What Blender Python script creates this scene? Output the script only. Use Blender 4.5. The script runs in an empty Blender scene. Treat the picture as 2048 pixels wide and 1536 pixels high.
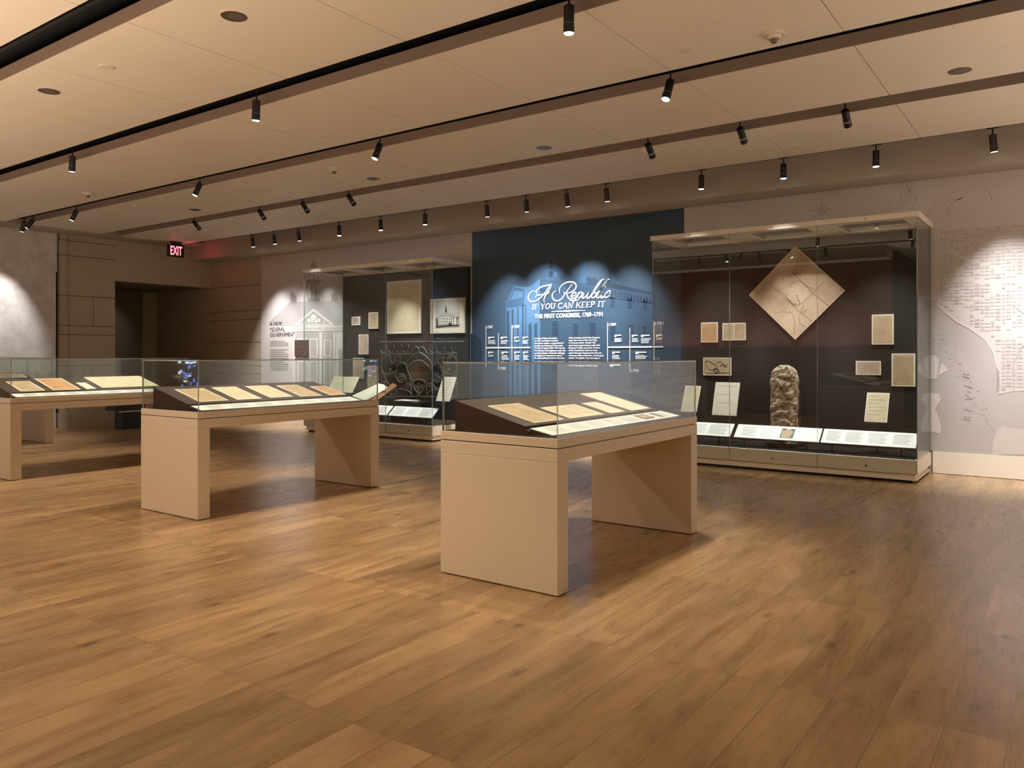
import bpy, bmesh, math, random
from mathutils import Vector, Matrix
random.seed(7)
SC = bpy.context.scene
COL = SC.collection

# ------------------------------------------------------------------ camera
CAM_H, YAW, FPX, CXP, CYP = 1.45, math.radians(35.67), 1574.0, 1024.0, 708.9
cd = bpy.data.cameras.new('camera')
cd.sensor_width = 36.0
cd.lens = 36.0 * FPX / 2048.0
cd.shift_y = -(768.0 - CYP) / 2048.0
cd.clip_start = 0.05
cam = bpy.data.objects.new('camera', cd)
COL.objects.link(cam)
cam.location = (0, 0, CAM_H)
cam.rotation_euler = (math.pi / 2, 0, YAW)
SC.camera = cam

# ------------------------------------------------------------------ world, exposure
w = bpy.data.worlds.new('world')
SC.world = w
w.use_nodes = True
w.node_tree.nodes['Background'].inputs[0].default_value = (1.0, 0.80, 0.58, 1)
w.node_tree.nodes['Background'].inputs[1].default_value = 0.10
SC.view_settings.view_transform = 'Standard'
SC.view_settings.look = 'None'
SC.view_settings.gamma = 1.0
SC.view_settings.use_curve_mapping = False
SC.view_settings.exposure = 0.0
SC.cycles.max_bounces = 10
SC.cycles.diffuse_bounces = 5
SC.cycles.glossy_bounces = 4
SC.cycles.transparent_max_bounces = 32
SC.cycles.caustics_reflective = False
SC.cycles.caustics_refractive = False
SC.cycles.sample_clamp_indirect = 4.0



def area(name, loc, sx, sy, aim, energy, color):
    ld = bpy.data.lights.new(name, 'AREA'); ld.shape = 'RECTANGLE'; ld.size = sx; ld.size_y = sy; ld.energy = energy; ld.color = color
    ob = bpy.data.objects.new(name, ld); COL.objects.link(ob); ob.location = loc
    ob.rotation_euler = Vector(aim).to_track_quat('-Z', 'Y').to_euler()
    return ob


# added fill lights, no real fixtures: they brighten the ceiling from outside the view
area('added_fill_right', (3.2, 5.0, 1.6), 5.0, 9.0, (0, 0, 1), 250.0, (1.0, .80, .60))
area('added_fill_front', (-8.5, .75, 1.62), 13.0, .8, (0, 0, 1), 330.0, (1.0, .78, .56))

# light strengths (watts)
WARM = (1.0, 0.80, 0.58)
NEUT = (1.0, 0.90, 0.80)
COOL = (1.0, 0.955, 0.92)
P_TABLE, P_WALL, P_CASE, P_FRONT = 285.0, 540.0, 190.0, 105.0

ROOM_X0, ROOM_X1 = -16.40, 6.0
WALL_Y, HC, TOP = 10.82, 3.87, 4.35
C_, S_ = math.cos(YAW), math.sin(YAW)


# ------------------------------------------------------------------ sighting helpers: a line of sight met with a surface of the room
def ray(u, v):
    a = (u - CXP) / FPX
    b = -(v - CYP) / FPX
    return Vector((-S_ + a * C_, C_ + a * S_, b))


def onY(u, v, Y):
    d = ray(u, v); t = Y / d.y
    return Vector((d.x * t, Y, CAM_H + d.z * t))


def onX(u, v, X):
    d = ray(u, v); t = X / d.x
    return Vector((X, d.y * t, CAM_H + d.z * t))


def onZ(u, v, Z):
    d = ray(u, v); t = (Z - CAM_H) / d.z
    return Vector((d.x * t, d.y * t, Z))


def onP(u, v, p0, n):
    d = ray(u, v); o = Vector((0, 0, CAM_H))
    t = (p0 - o).dot(n) / d.dot(n)
    return o + d * t


# ------------------------------------------------------------------ materials
MATS = {}


def nt(name):
    m = bpy.data.materials.new(name); m.use_nodes = True
    MATS[name] = m
    return m, m.node_tree, m.node_tree.nodes, m.node_tree.links


def rgb(h):
    h = h.lstrip('#')
    c = [int(h[i:i + 2], 16) / 255 for i in (0, 2, 4)]
    return tuple(x / 12.92 if x < .04045 else ((x + .055) / 1.055) ** 2.4 for x in c)


def mat(name, col, rough=0.6, metal=0.0, spec=0.5, noise=0.0, nscale=6.0, bump=0.0, stretch=(1, 1, 1), emit=None, es=0.0):
    m, t, N, L = nt(name)
    b = N['Principled BSDF']
    if isinstance(col, str): col = rgb(col)
    b.inputs['Base Color'].default_value = (*col, 1)
    b.inputs['Roughness'].default_value = rough
    b.inputs['Metallic'].default_value = metal
    b.inputs['Specular IOR Level'].default_value = spec
    if emit:
        b.inputs['Emission Color'].default_value = (*emit, 1)
        b.inputs['Emission Strength'].default_value = es
    if noise or bump:
        g = N.new('ShaderNodeNewGeometry')
        mp = N.new('ShaderNodeMapping'); mp.inputs['Scale'].default_value = stretch
        L.new(g.outputs['Position'], mp.inputs['Vector'])
        n = N.new('ShaderNodeTexNoise'); n.inputs['Scale'].default_value = nscale
        n.inputs['Detail'].default_value = 6
        L.new(mp.outputs[0], n.inputs['Vector'])
        if noise:
            r = N.new('ShaderNodeMapRange')
            r.inputs['From Min'].default_value = .25; r.inputs['From Max'].default_value = .75
            r.inputs['To Min'].default_value = 1 - noise; r.inputs['To Max'].default_value = 1 + noise
            L.new(n.outputs['Fac'], r.inputs['Value'])
            mx = N.new('ShaderNodeVectorMath'); mx.operation = 'SCALE'
            mx.inputs[0].default_value = col
            L.new(r.outputs[0], mx.inputs['Scale'])
            L.new(mx.outputs[0], b.inputs['Base Color'])
        if bump:
            bp = N.new('ShaderNodeBump'); bp.inputs['Strength'].default_value = bump
            bp.inputs['Distance'].default_value = .01
            L.new(n.outputs['Fac'], bp.inputs['Height']); L.new(bp.outputs[0], b.inputs['Normal'])
    return m


def glass_mat(name, tint):
    m, t, N, L = nt(name)
    for n in list(N):
        if n.type == 'BSDF_PRINCIPLED': N.remove(n)
    out = N['Material Output']
    tr = N.new('ShaderNodeBsdfTransparent'); tr.inputs[0].default_value = (*tint, 1)
    gl = N.new('ShaderNodeBsdfGlossy'); gl.inputs['Roughness'].default_value = 0.0
    g = N.new('ShaderNodeNewGeometry')
    ior = N.new('ShaderNodeMapRange')
    ior.inputs['To Min'].default_value = 1.5; ior.inputs['To Max'].default_value = 1 / 1.5
    L.new(g.outputs['Backfacing'], ior.inputs['Value'])
    fr = N.new('ShaderNodeFresnel'); L.new(ior.outputs[0], fr.inputs['IOR'])
    mx = N.new('ShaderNodeMixShader')
    L.new(fr.outputs[0], mx.inputs[0]); L.new(tr.outputs[0], mx.inputs[1]); L.new(gl.outputs[0], mx.inputs[2])
    L.new(mx.outputs[0], out.inputs[0])
    return m


M = {}
M['glass'] = glass_mat('clear_glass', (0.965, 0.985, 0.975))
M['glass_edge'] = mat('glass_edge', (0.40, 0.46, 0.43), .15, spec=.8)
M['ceil'] = mat('ceiling_paint', (0.80, 0.735, 0.635), .55, noise=.02, nscale=1.2)
M['lip_shade'] = mat('slot_lip_shade', (0.30, 0.225, 0.18), .6)  # darker than the ceiling paint: shade of the slot sides put into colour
M['groove'] = mat('ceiling_groove', (0.34, 0.29, 0.24), .8)
M['plenum'] = mat('plenum_black', (0.006, 0.006, 0.006), .9)
M['bulk'] = mat('bulkhead_paint', (0.43, 0.375, 0.31), .7, noise=.02, nscale=1)
M['greige'] = mat('case_paint', (0.68, 0.605, 0.49), .45, noise=.015, nscale=3)
M['offwhite'] = mat('plinth_paint', (0.84, 0.79, 0.71), .5, noise=.015, nscale=3)
M['deck'] = mat('taupe_deck', (0.075, 0.060, 0.053), .45, noise=.05, nscale=40)
M['deck_side'] = mat('dark_brown_side', (0.055, 0.032, 0.022), .5)
M['black'] = mat('black_metal', (0.008, 0.008, 0.009), .4)
M['blackfloor'] = mat('black_deck', (0.022, 0.021, 0.021), .28)
M['panelB'] = mat('dark_brown_panel', (0.016, 0.011, 0.008), .7, noise=.08, nscale=20)
M['panelA'] = mat('charcoal_panel', (0.024, 0.023, 0.022), .7, noise=.08, nscale=20)
M['mount'] = mat('white_mount', (0.80, 0.77, 0.70), .6)
M['cream'] = mat('cream_paper', (0.66, 0.585, 0.41), .7, noise=.10, nscale=9)
M['tan'] = mat('tan_paper', (0.49, 0.375, 0.245), .7, noise=.14, nscale=8)
M['orange'] = mat('orange_brown_paper', (0.52, 0.31, 0.165), .7, noise=.14, nscale=8)
M['pale'] = mat('pale_paper', (0.78, 0.73, 0.62), .7, noise=.06, nscale=9)
M['pinky'] = mat('pink_brown_paper', (0.50, 0.38, 0.30), .7, noise=.14, nscale=10)
M['ink'] = mat('faded_ink', (0.38, 0.30, 0.20), .8)
M['mapink'] = mat('map_ink', (0.22, 0.14, 0.09), .8)
M['inkdark'] = mat('dark_ink', (0.10, 0.075, 0.055), .8)
M['label'] = mat('white_label', (0.86, 0.89, 0.88), .45)
M['labeltext'] = mat('grey_label_text', (0.57, 0.60, 0.60), .5)
M['green'] = mat('green_picture', (0.06, 0.16, 0.10), .5)
M['white'] = mat('white_print', (0.72, 0.74, 0.75), .5)
M['dimwhite'] = mat('dim_white_print', (0.42, 0.50, 0.56), .5)
M['blacktext'] = mat('black_print', (0.02, 0.02, 0.02), .6)
M['greytext'] = mat('grey_print', (0.38, 0.37, 0.37), .6)
M['mural'] = mat('pale_mural', (0.62, 0.585, 0.585), .55, noise=.02, nscale=1)
M['mural_d1'] = mat('mural_grey', (0.46, 0.435, 0.44), .55, noise=.04, nscale=3)
M['mural_d2'] = mat('mural_dark_grey', (0.36, 0.335, 0.34), .55, noise=.05, nscale=3)
M['mural_l'] = mat('mural_white', (0.74, 0.71, 0.705), .55)
M['water'] = mat('mural_water', (0.51, 0.48, 0.48), .55, noise=.05, nscale=1.6)
M['block'] = mat('mural_blocks', (0.50, 0.475, 0.47), .55)
M['sketch'] = mat('mural_sketch', (0.50, 0.46, 0.44), .55)
M['navy'] = mat('navy_panel', (0.034, 0.068, 0.115), .5, noise=.05, nscale=1.5)
M['b_dark'] = mat('blue_dark', (0.015, 0.036, 0.068), .5)
M['b_wing'] = mat('blue_wing', (0.024, 0.056, 0.100), .5)
M['b_mid'] = mat('blue_mid', (0.031, 0.078, 0.145), .5)
M['b_light'] = mat('blue_light', (0.054, 0.130, 0.245), .5)
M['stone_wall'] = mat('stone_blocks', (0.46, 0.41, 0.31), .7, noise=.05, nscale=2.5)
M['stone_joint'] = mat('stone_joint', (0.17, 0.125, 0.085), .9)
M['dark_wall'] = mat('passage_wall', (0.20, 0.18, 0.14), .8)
M['red_wall'] = mat('red_brown_wall', (0.15, 0.045, 0.028), .55)
M['iron'] = mat('wrought_iron', (0.17, 0.15, 0.125), .45, metal=.4)
M['brass'] = mat('shell_bronze', (0.20, 0.125, 0.065), .45, metal=.4)
M['photo'] = mat('grey_photo', (0.50, 0.49, 0.46), .5, noise=.05, nscale=6)
M['painting'] = mat('brown_painting', (0.09, 0.06, 0.05), .5, noise=.8, nscale=22)
M['can'] = mat('can_bronze', (0.17, 0.125, 0.08), .3, metal=.6)
M['plastic'] = mat('white_plastic', (0.72, 0.66, 0.58), .4)
M['leather'] = mat('leather', (0.32, 0.16, 0.08), .5, noise=.1, nscale=20)
M['lens'] = mat('lamp_lens', (0.9, 0.9, 0.9), .3, emit=(1, .95, .88), es=9)
M['lens_off'] = mat('lamp_lens_unlit', (0.05, 0.05, 0.05), .2)
M['red_glow'] = mat('exit_red', (0.8, 0.05, 0.08), .4, emit=(1, .16, .20), es=3.2)
M['screen_blue'] = mat('screen_blue', (0, 0, 0), .3, emit=(.10, .22, 1.0), es=5)
M['screen_white'] = mat('screen_white', (0, 0, 0), .3, emit=(.65, .85, 1.0), es=7)
M['screen_dark'] = mat('screen_dark', (0.01, 0.01, 0.02), .2)


def floor_mat():
    m, t, N, L = nt('oak_planks')
    b = N['Principled BSDF']
    g = N.new('ShaderNodeNewGeometry')
    sp = N.new('ShaderNodeSeparateXYZ'); L.new(g.outputs['Position'], sp.inputs[0])
    cb = N.new('ShaderNodeCombineXYZ')
    L.new(sp.outputs['Y'], cb.inputs['X']); L.new(sp.outputs['X'], cb.inputs['Y'])
    br = N.new('ShaderNodeTexBrick')
    br.inputs['Scale'].default_value = 1.0
    br.inputs['Brick Width'].default_value = 1.32
    br.inputs['Row Height'].default_value = 0.21
    br.inputs['Mortar Size'].default_value = 0.0018
    br.inputs['Mortar Smooth'].default_value = 0.3
    br.offset = 0.37; br.offset_frequency = 1
    br.inputs['Color1'].default_value = (0, 0, 0, 1); br.inputs['Color2'].default_value = (1, 1, 1, 1)
    br.inputs['Mortar'].default_value = (0, 0, 0, 1)
    L.new(cb.outputs[0], br.inputs['Vector'])
    # per-plank offset so that the grain breaks at each plank
    off = N.new('ShaderNodeVectorMath'); off.operation = 'MULTIPLY_ADD'
    L.new(br.outputs['Color'], off.inputs[0]); off.inputs[1].default_value = (17, 9, 5)
    L.new(g.outputs['Position'], off.inputs[2])
    mp = N.new('ShaderNodeMapping'); mp.inputs['Scale'].default_value = (34, 1.9, 1)
    L.new(off.outputs[0], mp.inputs[0])
    gr = N.new('ShaderNodeTexNoise'); gr.inputs['Scale'].default_value = 1.0; gr.inputs['Detail'].default_value = 8
    gr.inputs['Roughness'].default_value = .65; gr.inputs['Distortion'].default_value = .6
    L.new(mp.outputs[0], gr.inputs['Vector'])
    mp2 = N.new('ShaderNodeMapping'); mp2.inputs['Scale'].default_value = (5.0, 1.1, 1)
    L.new(off.outputs[0], mp2.inputs[0])
    bl = N.new('ShaderNodeTexNoise'); bl.inputs['Scale'].default_value = 1.0; bl.inputs['Detail'].default_value = 3
    bl.inputs['Distortion'].default_value = 1.2
    L.new(mp2.outputs[0], bl.inputs['Vector'])
    mp3 = N.new('ShaderNodeMapping'); mp3.inputs['Scale'].default_value = (4.2, 1.9, 1)
    L.new(off.outputs[0], mp3.inputs[0])
    vo = N.new('ShaderNodeTexVoronoi'); vo.inputs['Scale'].default_value = 1.0
    L.new(mp3.outputs[0], vo.inputs['Vector'])
    kn = N.new('ShaderNodeMapRange'); kn.inputs['From Min'].default_value = .03; kn.inputs['From Max'].default_value = .15
    kn.inputs['To Min'].default_value = .42; kn.inputs['To Max'].default_value = 1.0
    L.new(vo.outputs['Distance'], kn.inputs['Value'])
    ramp = N.new('ShaderNodeValToRGB')
    e = ramp.color_ramp.elements
    e[0].position = .30; e[0].color = (0.205, 0.120, 0.055, 1)
    e[1].position = .68; e[1].color = (0.43, 0.285, 0.145, 1)
    mixf = N.new('ShaderNodeMix'); mixf.data_type = 'FLOAT'; mixf.inputs[0].default_value = .68
    L.new(gr.outputs['Fac'], mixf.inputs[2]); L.new(bl.outputs['Fac'], mixf.inputs[3])
    L.new(mixf.outputs[0], ramp.inputs[0])
    tone = N.new('ShaderNodeMapRange'); tone.inputs['To Min'].default_value = .84; tone.inputs['To Max'].default_value = 1.12
    sc = N.new('ShaderNodeSeparateColor'); L.new(br.outputs['Color'], sc.inputs[0])
    L.new(sc.outputs[0], tone.inputs['Value'])
    mo = N.new('ShaderNodeMapRange'); mo.inputs['To Min'].default_value = 1.0; mo.inputs['To Max'].default_value = .55
    L.new(br.outputs['Fac'], mo.inputs['Value'])
    a1 = N.new('ShaderNodeMath'); a1.operation = 'MULTIPLY'; L.new(tone.outputs[0], a1.inputs[0]); L.new(mo.outputs[0], a1.inputs[1])
    a2 = N.new('ShaderNodeMath'); a2.operation = 'MULTIPLY'; L.new(a1.outputs[0], a2.inputs[0]); L.new(kn.outputs[0], a2.inputs[1])
    vs = N.new('ShaderNodeVectorMath'); vs.operation = 'SCALE'
    L.new(ramp.outputs[0], vs.inputs[0]); L.new(a2.outputs[0], vs.inputs['Scale'])
    L.new(vs.outputs[0], b.inputs['Base Color'])
    rr = N.new('ShaderNodeMapRange'); rr.inputs['To Min'].default_value = .23; rr.inputs['To Max'].default_value = .33
    L.new(gr.outputs['Fac'], rr.inputs['Value']); L.new(rr.outputs[0], b.inputs['Roughness'])
    b.inputs['Specular IOR Level'].default_value = .75
    bp = N.new('ShaderNodeBump'); bp.inputs['Strength'].default_value = .06; bp.inputs['Distance'].default_value = .002
    L.new(gr.outputs['Fac'], bp.inputs['Height']); L.new(bp.outputs[0], b.inputs['Normal'])
    return m


M['floor'] = floor_mat()


def map_mat():
    m = mat('old_map_paper', (0.62, 0.47, 0.34), .7)
    N, L = m.node_tree.nodes, m.node_tree.links
    b = N['Principled BSDF']
    g = N.new('ShaderNodeNewGeometry')
    n1 = N.new('ShaderNodeTexNoise'); n1.inputs['Scale'].default_value = 2.4; n1.inputs['Detail'].default_value = 5
    n2 = N.new('ShaderNodeTexNoise'); n2.inputs['Scale'].default_value = 5; n2.inputs['Detail'].default_value = 3; n2.inputs['Distortion'].default_value = 2.0
    L.new(g.outputs['Position'], n1.inputs['Vector']); L.new(g.outputs['Position'], n2.inputs['Vector'])
    r = N.new('ShaderNodeValToRGB'); e = r.color_ramp.elements
    e[0].position = .3; e[0].color = (0.42, 0.27, 0.19, 1); e[1].position = .62; e[1].color = (0.66, 0.52, 0.38, 1)
    L.new(n1.outputs['Fac'], r.inputs[0])
    # contour-like drawn lines
    w1 = N.new('ShaderNodeMath'); w1.operation = 'MULTIPLY'; w1.inputs[1].default_value = 9; L.new(n2.outputs['Fac'], w1.inputs[0])
    w2 = N.new('ShaderNodeMath'); w2.operation = 'PINGPONG'; w2.inputs[1].default_value = .5; L.new(w1.outputs[0], w2.inputs[0])
    w3 = N.new('ShaderNodeMapRange'); w3.inputs['From Max'].default_value = .07; w3.inputs['To Min'].default_value = .55
    L.new(w2.outputs[0], w3.inputs['Value'])
    vs = N.new('ShaderNodeVectorMath'); vs.operation = 'SCALE'
    L.new(r.outputs[0], vs.inputs[0]); L.new(w3.outputs[0], vs.inputs['Scale'])
    L.new(vs.outputs[0], b.inputs['Base Color'])
    return m


M['oldmap'] = map_mat()


def rock_mat():
    m = mat('weathered_stone', (0.4, 0.3, 0.2), .9)
    N, L = m.node_tree.nodes, m.node_tree.links
    b = N['Principled BSDF']
    g = N.new('ShaderNodeNewGeometry')
    n1 = N.new('ShaderNodeTexNoise'); n1.inputs['Scale'].default_value = 22; n1.inputs['Detail'].default_value = 8
    L.new(g.outputs['Position'], n1.inputs['Vector'])
    r = N.new('ShaderNodeValToRGB'); e = r.color_ramp.elements
    e[0].position = .36; e[0].color = (0.19, 0.12, 0.08, 1); e[1].position = .60; e[1].color = (0.62, 0.49, 0.37, 1)
    L.new(n1.outputs['Fac'], r.inputs[0]); L.new(r.outputs[0], b.inputs['Base Color'])
    bp = N.new('ShaderNodeBump'); bp.inputs['Strength'].default_value = .9; bp.inputs['Distance'].default_value = .02
    L.new(n1.outputs['Fac'], bp.inputs['Height']); L.new(bp.outputs[0], b.inputs['Normal'])
    return m


M['rock'] = rock_mat()


def leaf_mural_mat():
    m = mat('faint_tree_mural', (0.70, 0.68, 0.66), .55)
    N, L = m.node_tree.nodes, m.node_tree.links
    b = N['Principled BSDF']
    g = N.new('ShaderNodeNewGeometry')
    n1 = N.new('ShaderNodeTexNoise'); n1.inputs['Scale'].default_value = 2.6; n1.inputs['Detail'].default_value = 9; n1.inputs['Roughness'].default_value = .7
    L.new(g.outputs['Position'], n1.inputs['Vector'])
    r = N.new('ShaderNodeValToRGB'); e = r.color_ramp.elements
    e[0].position = .40; e[0].color = (0.56, 0.55, 0.54, 1); e[1].position = .56; e[1].color = (0.72, 0.70, 0.68, 1)
    L.new(n1.outputs['Fac'], r.inputs[0]); L.new(r.outputs[0], b.inputs['Base Color'])
    return m


M['treemural'] = leaf_mural_mat()


# ------------------------------------------------------------------ mesh builder
class MB:
    def __init__(s): s.v = []; s.f = []; s.m = []; s.mats = []

    def mi(s, m):
        if isinstance(m, str): m = M[m]
        if m not in s.mats: s.mats.append(m)
        return s.mats.index(m)

    def poly(s, pts, m):
        k = len(s.v); s.v += [tuple(p) for p in pts]; s.f.append(tuple(range(k, k + len(pts)))); s.m.append(s.mi(m)); return s

    def hexa(s, p, m, edge=None, big=None):
        """p: 8 corners, 0-3 bottom loop, 4-7 top loop. big: indices of faces that keep m, the others take edge"""
        k = len(s.v); s.v += [tuple(q) for q in p]
        F = [(3, 2, 1, 0), (4, 5, 6, 7), (0, 1, 5, 4), (1, 2, 6, 5), (2, 3, 7, 6), (3, 0, 4, 7)]
        a = s.mi(m); e = s.mi(edge) if edge else a
        for i, f in enumerate(F):
            s.f.append(tuple(k + j for j in f)); s.m.append(a if (big is None or i in big) else e)
        return s

    def box(s, x0, x1, y0, y1, z0, z1, m, edge=None, big=None):
        return s.hexa([(x0, y0, z0), (x1, y0, z0), (x1, y1, z0), (x0, y1, z0), (x0, y0, z1), (x1, y0, z1), (x1, y1, z1), (x0, y1, z1)], m, edge, big)

    def slab(s, corners, n, th, m):
        """flat plate: corner loop on the face, thickness th behind it along -n"""
        n = Vector(n).normalized(); c = [Vector(q) for q in corners]; k = len(s.v); N = len(c)
        s.v += [tuple(q) for q in c] + [tuple(q - n * th) for q in c]
        mi = s.mi(m)
        s.f.append(tuple(range(k, k + N))); s.m.append(mi)
        s.f.append(tuple(range(k + 2 * N - 1, k + N - 1, -1))); s.m.append(mi)
        for i in range(N):
            j = (i + 1) % N
            s.f.append((k + i, k + N + i, k + N + j, k + j)); s.m.append(mi)
        return s

    def cyl(s, c, d, r0, r1, L, m, n=20, cap=True):
        c = Vector(c); d = Vector(d).normalized(); q = d.to_track_quat('Z', 'Y'); k = len(s.v); mi = s.mi(m)
        for j, (r, h) in enumerate(((r0, 0), (r1, L))):
            for i in range(n):
                a = 2 * math.pi * i / n
                s.v.append(tuple(c + q @ Vector((r * math.cos(a), r * math.sin(a), h))))
        for i in range(n):
            j = (i + 1) % n
            s.f.append((k + i, k + j, k + n + j, k + n + i)); s.m.append(mi)
        if cap:
            s.f.append(tuple(range(k + n - 1, k - 1, -1))); s.m.append(mi)
            s.f.append(tuple(range(k + n, k + 2 * n))); s.m.append(mi)
        return s

    def tube(s, pts, r, m, n=6):
        pts = [Vector(p) for p in pts]; mi = s.mi(m); k0 = len(s.v)
        for i, p in enumerate(pts):
            t = (pts[min(i + 1, len(pts) - 1)] - pts[max(i - 1, 0)]).normalized()
            a = Vector((0, 1, 0)); b = t.cross(a)
            b = b.normalized() if b.length > 1e-4 else Vector((1, 0, 0)); a = b.cross(t).normalized()
            for j in range(n):
                an = 2 * math.pi * j / n
                s.v.append(tuple(p + a * r * math.cos(an) + b * r * math.sin(an)))
        for i in range(len(pts) - 1):
            for j in range(n):
                q = (j + 1) % n
                s.f.append((k0 + i * n + j, k0 + i * n + q, k0 + (i + 1) * n + q, k0 + (i + 1) * n + j)); s.m.append(mi)
        return s

    def ribbon(s, pts, w, m, Y):
        """flat stroke on a wall plane Y = const; pts (x, z), w width or list"""
        mi = s.mi(m); k = len(s.v); n = len(pts)
        for i, p in enumerate(pts):
            a = pts[max(i - 1, 0)]; b = pts[min(i + 1, n - 1)]
            dx, dz = b[0] - a[0], b[1] - a[1]; l = math.hypot(dx, dz) or 1
            ww = (w[i] if isinstance(w, list) else w) / 2
            s.v.append((p[0] - dz / l * ww, Y, p[1] + dx / l * ww)); s.v.append((p[0] + dz / l * ww, Y, p[1] - dx / l * ww))
        for i in range(n - 1):
            s.f.append((k + 2 * i, k + 2 * i + 1, k + 2 * i + 3, k + 2 * i + 2)); s.m.append(mi)
        return s

    def build(s, name, parent=None, smooth=False, bevel=0.0):
        me = bpy.data.meshes.new(name)
        me.from_pydata(s.v, [], s.f)
        for m in s.mats: me.materials.append(m)
        me.polygons.foreach_set('material_index', s.m)
        if smooth: me.polygons.foreach_set('use_smooth', [True] * len(me.polygons))
        me.update()
        o = bpy.data.objects.new(name, me); COL.objects.link(o)
        if parent:
            o.parent = parent
            o.matrix_parent_inverse = parent.matrix_basis.inverted() if parent.parent is None else (parent.parent.matrix_basis @ parent.matrix_parent_inverse @ parent.matrix_basis).inverted()
        if bevel:
            b = o.modifiers.new('bevel', 'BEVEL'); b.width = bevel; b.segments = 2; b.limit_method = 'ANGLE'
        return o


def tag(o, label, cat, group=None):
    o['label'] = label; o['category'] = cat
    if group: o['group'] = group
    return o


def struct(o, label=None):
    o['kind'] = 'structure'
    if label: o['label'] = label
    return o


def thing(name, loc, label, cat, group=None):
    e = bpy.data.objects.new(name, None); COL.objects.link(e); e.location = loc; e.empty_display_size = .1
    return tag(e, label, cat, group)


def smooth(pts, n=6):
    out = []
    P = [Vector(p) for p in pts]
    for i in range(len(P) - 1):
        a = P[max(i - 1, 0)]; b = P[i]; c = P[i + 1]; d = P[min(i + 2, len(P) - 1)]
        for k in range(n):
            t = k / n
            out.append(.5 * ((2 * b) + (c - a) * t + (2 * a - 5 * b + 4 * c - d) * t * t + (-a + 3 * b - 3 * c + d) * t ** 3))
    out.append(P[-1]); return out


_tc = {}


def text_geo(txt, shear=0.0, bold=0.0):
    k = (txt, shear, bold)
    if k in _tc: return _tc[k]
    cu = bpy.data.curves.new('lettering', 'FONT'); cu.body = txt; cu.shear = shear; cu.offset = bold; cu.resolution_u = 3
    ob = bpy.data.objects.new('lettering', cu); COL.objects.link(ob)
    dg = bpy.context.evaluated_depsgraph_get()
    me = ob.evaluated_get(dg).to_mesh()
    vs = [(v.co.x, v.co.y) for v in me.vertices]; fs = [tuple(p.vertices) for p in me.polygons]
    ob.evaluated_get(dg).to_mesh_clear()
    bpy.data.objects.remove(ob); bpy.data.curves.remove(cu)
    xs = [v[0] for v in vs]; ys = [v[1] for v in vs]
    _tc[k] = (vs, fs, min(xs), max(xs), min(ys), max(ys))
    return _tc[k]


def put_text(mb, txt, x0, x1, zb, capz, Y, m, shear=0.0, bold=0.0, cap=0.70):
    """lettering on a wall plane that faces -Y; baseline zb, capital height capz"""
    vs, fs, a, b, lo, hi = text_geo(txt, shear, bold)
    k = len(mb.v); mi = mb.mi(m); sx = (x1 - x0) / (b - a); sz = capz / cap
    mb.v += [(x0 + (v[0] - a) * sx, Y, zb + v[1] * sz) for v in vs]
    for f in fs: mb.f.append(tuple(k + i for i in f)); mb.m.append(mi)


# ------------------------------------------------------------------ large structure
o = MB().poly([(ROOM_X0 - 3.2, -7, 0), (ROOM_X1, -7, 0), (ROOM_X1, WALL_Y + .02, 0), (ROOM_X0 - 3.2, WALL_Y + .02, 0)], 'floor').build('floor'); struct(o, 'oak plank floor')
o = MB().poly([(ROOM_X0 - 3.2, -7, TOP), (ROOM_X0 - 3.2, WALL_Y + .2, TOP), (ROOM_X1, WALL_Y + .2, TOP), (ROOM_X1, -7, TOP)], 'plenum').build('ceiling'); struct(o, 'black void above the ceiling panels')
# back wall carcass (behind murals)
struct(MB().box(-14.52, ROOM_X1, WALL_Y, WALL_Y + .2, 0, TOP, 'bulk').build('wall_back'), 'back wall behind the murals')
struct(MB().box(ROOM_X0, ROOM_X1, 10.28, WALL_Y, 3.59, TOP, 'bulk').build('trim_1'), 'bulkhead above the murals')
# stone end of the back wall and the far side of the passage
mb = MB().box(ROOM_X0 - 3.2, -14.52, WALL_Y, WALL_Y + .2, 0, TOP, 'stone_wall')
for z in (0.42, 1.02, 1.20, 1.72, 2.22, 2.42, 2.98):
    mb.box(ROOM_X0, -14.52, WALL_Y - .003, WALL_Y, z, z + .014, 'stone_joint')
struct(mb.build('wall_back_stone'), 'stone courses beside the pale mural')
# left wall: mural field, pilaster, lintel over the passage
struct(MB().box(ROOM_X0 - .2, ROOM_X0, -7, 7.38, 0, TOP, 'bulk').build('wall_left'))
mb = MB().box(ROOM_X0 - .2, ROOM_X0, 8.55, WALL_Y, 3.0, TOP, 'stone_wall')
struct(mb.build('wall_left_lintel'), 'stone lintel over the dark passage')
struct(MB().box(ROOM_X0, ROOM_X0 + .55, -7, 10.28, 3.845, 3.95, 'bulk').build('trim_2'), 'border strip along the left wall top')
# passage
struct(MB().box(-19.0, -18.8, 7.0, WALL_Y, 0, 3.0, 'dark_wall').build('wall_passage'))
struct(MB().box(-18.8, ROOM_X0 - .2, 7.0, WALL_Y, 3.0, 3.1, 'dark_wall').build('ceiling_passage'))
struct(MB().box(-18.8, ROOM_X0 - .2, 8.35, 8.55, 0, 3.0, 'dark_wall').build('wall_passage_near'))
# opposite wall with its bulkhead (seen as a reflection in the glass)
struct(MB().box(ROOM_X0, -3.4, 0.0, .22, 0, 3.6, 'red_wall').build('wall_front'), 'red brown wall opposite the murals')
struct(MB().box(ROOM_X0, -3.4, 0.0, .76, 3.59, TOP, 'bulk').build('trim_3'), 'bulkhead above the opposite wall')
struct(MB().box(ROOM_X1, ROOM_X1 + .2, -7, WALL_Y, 0, TOP, 'bulk').build('wall_right'))
struct(MB().box(ROOM_X0, ROOM_X1, -7.2, -7, 0, TOP, 'dark_wall').build('wall_front_hall'))
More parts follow.
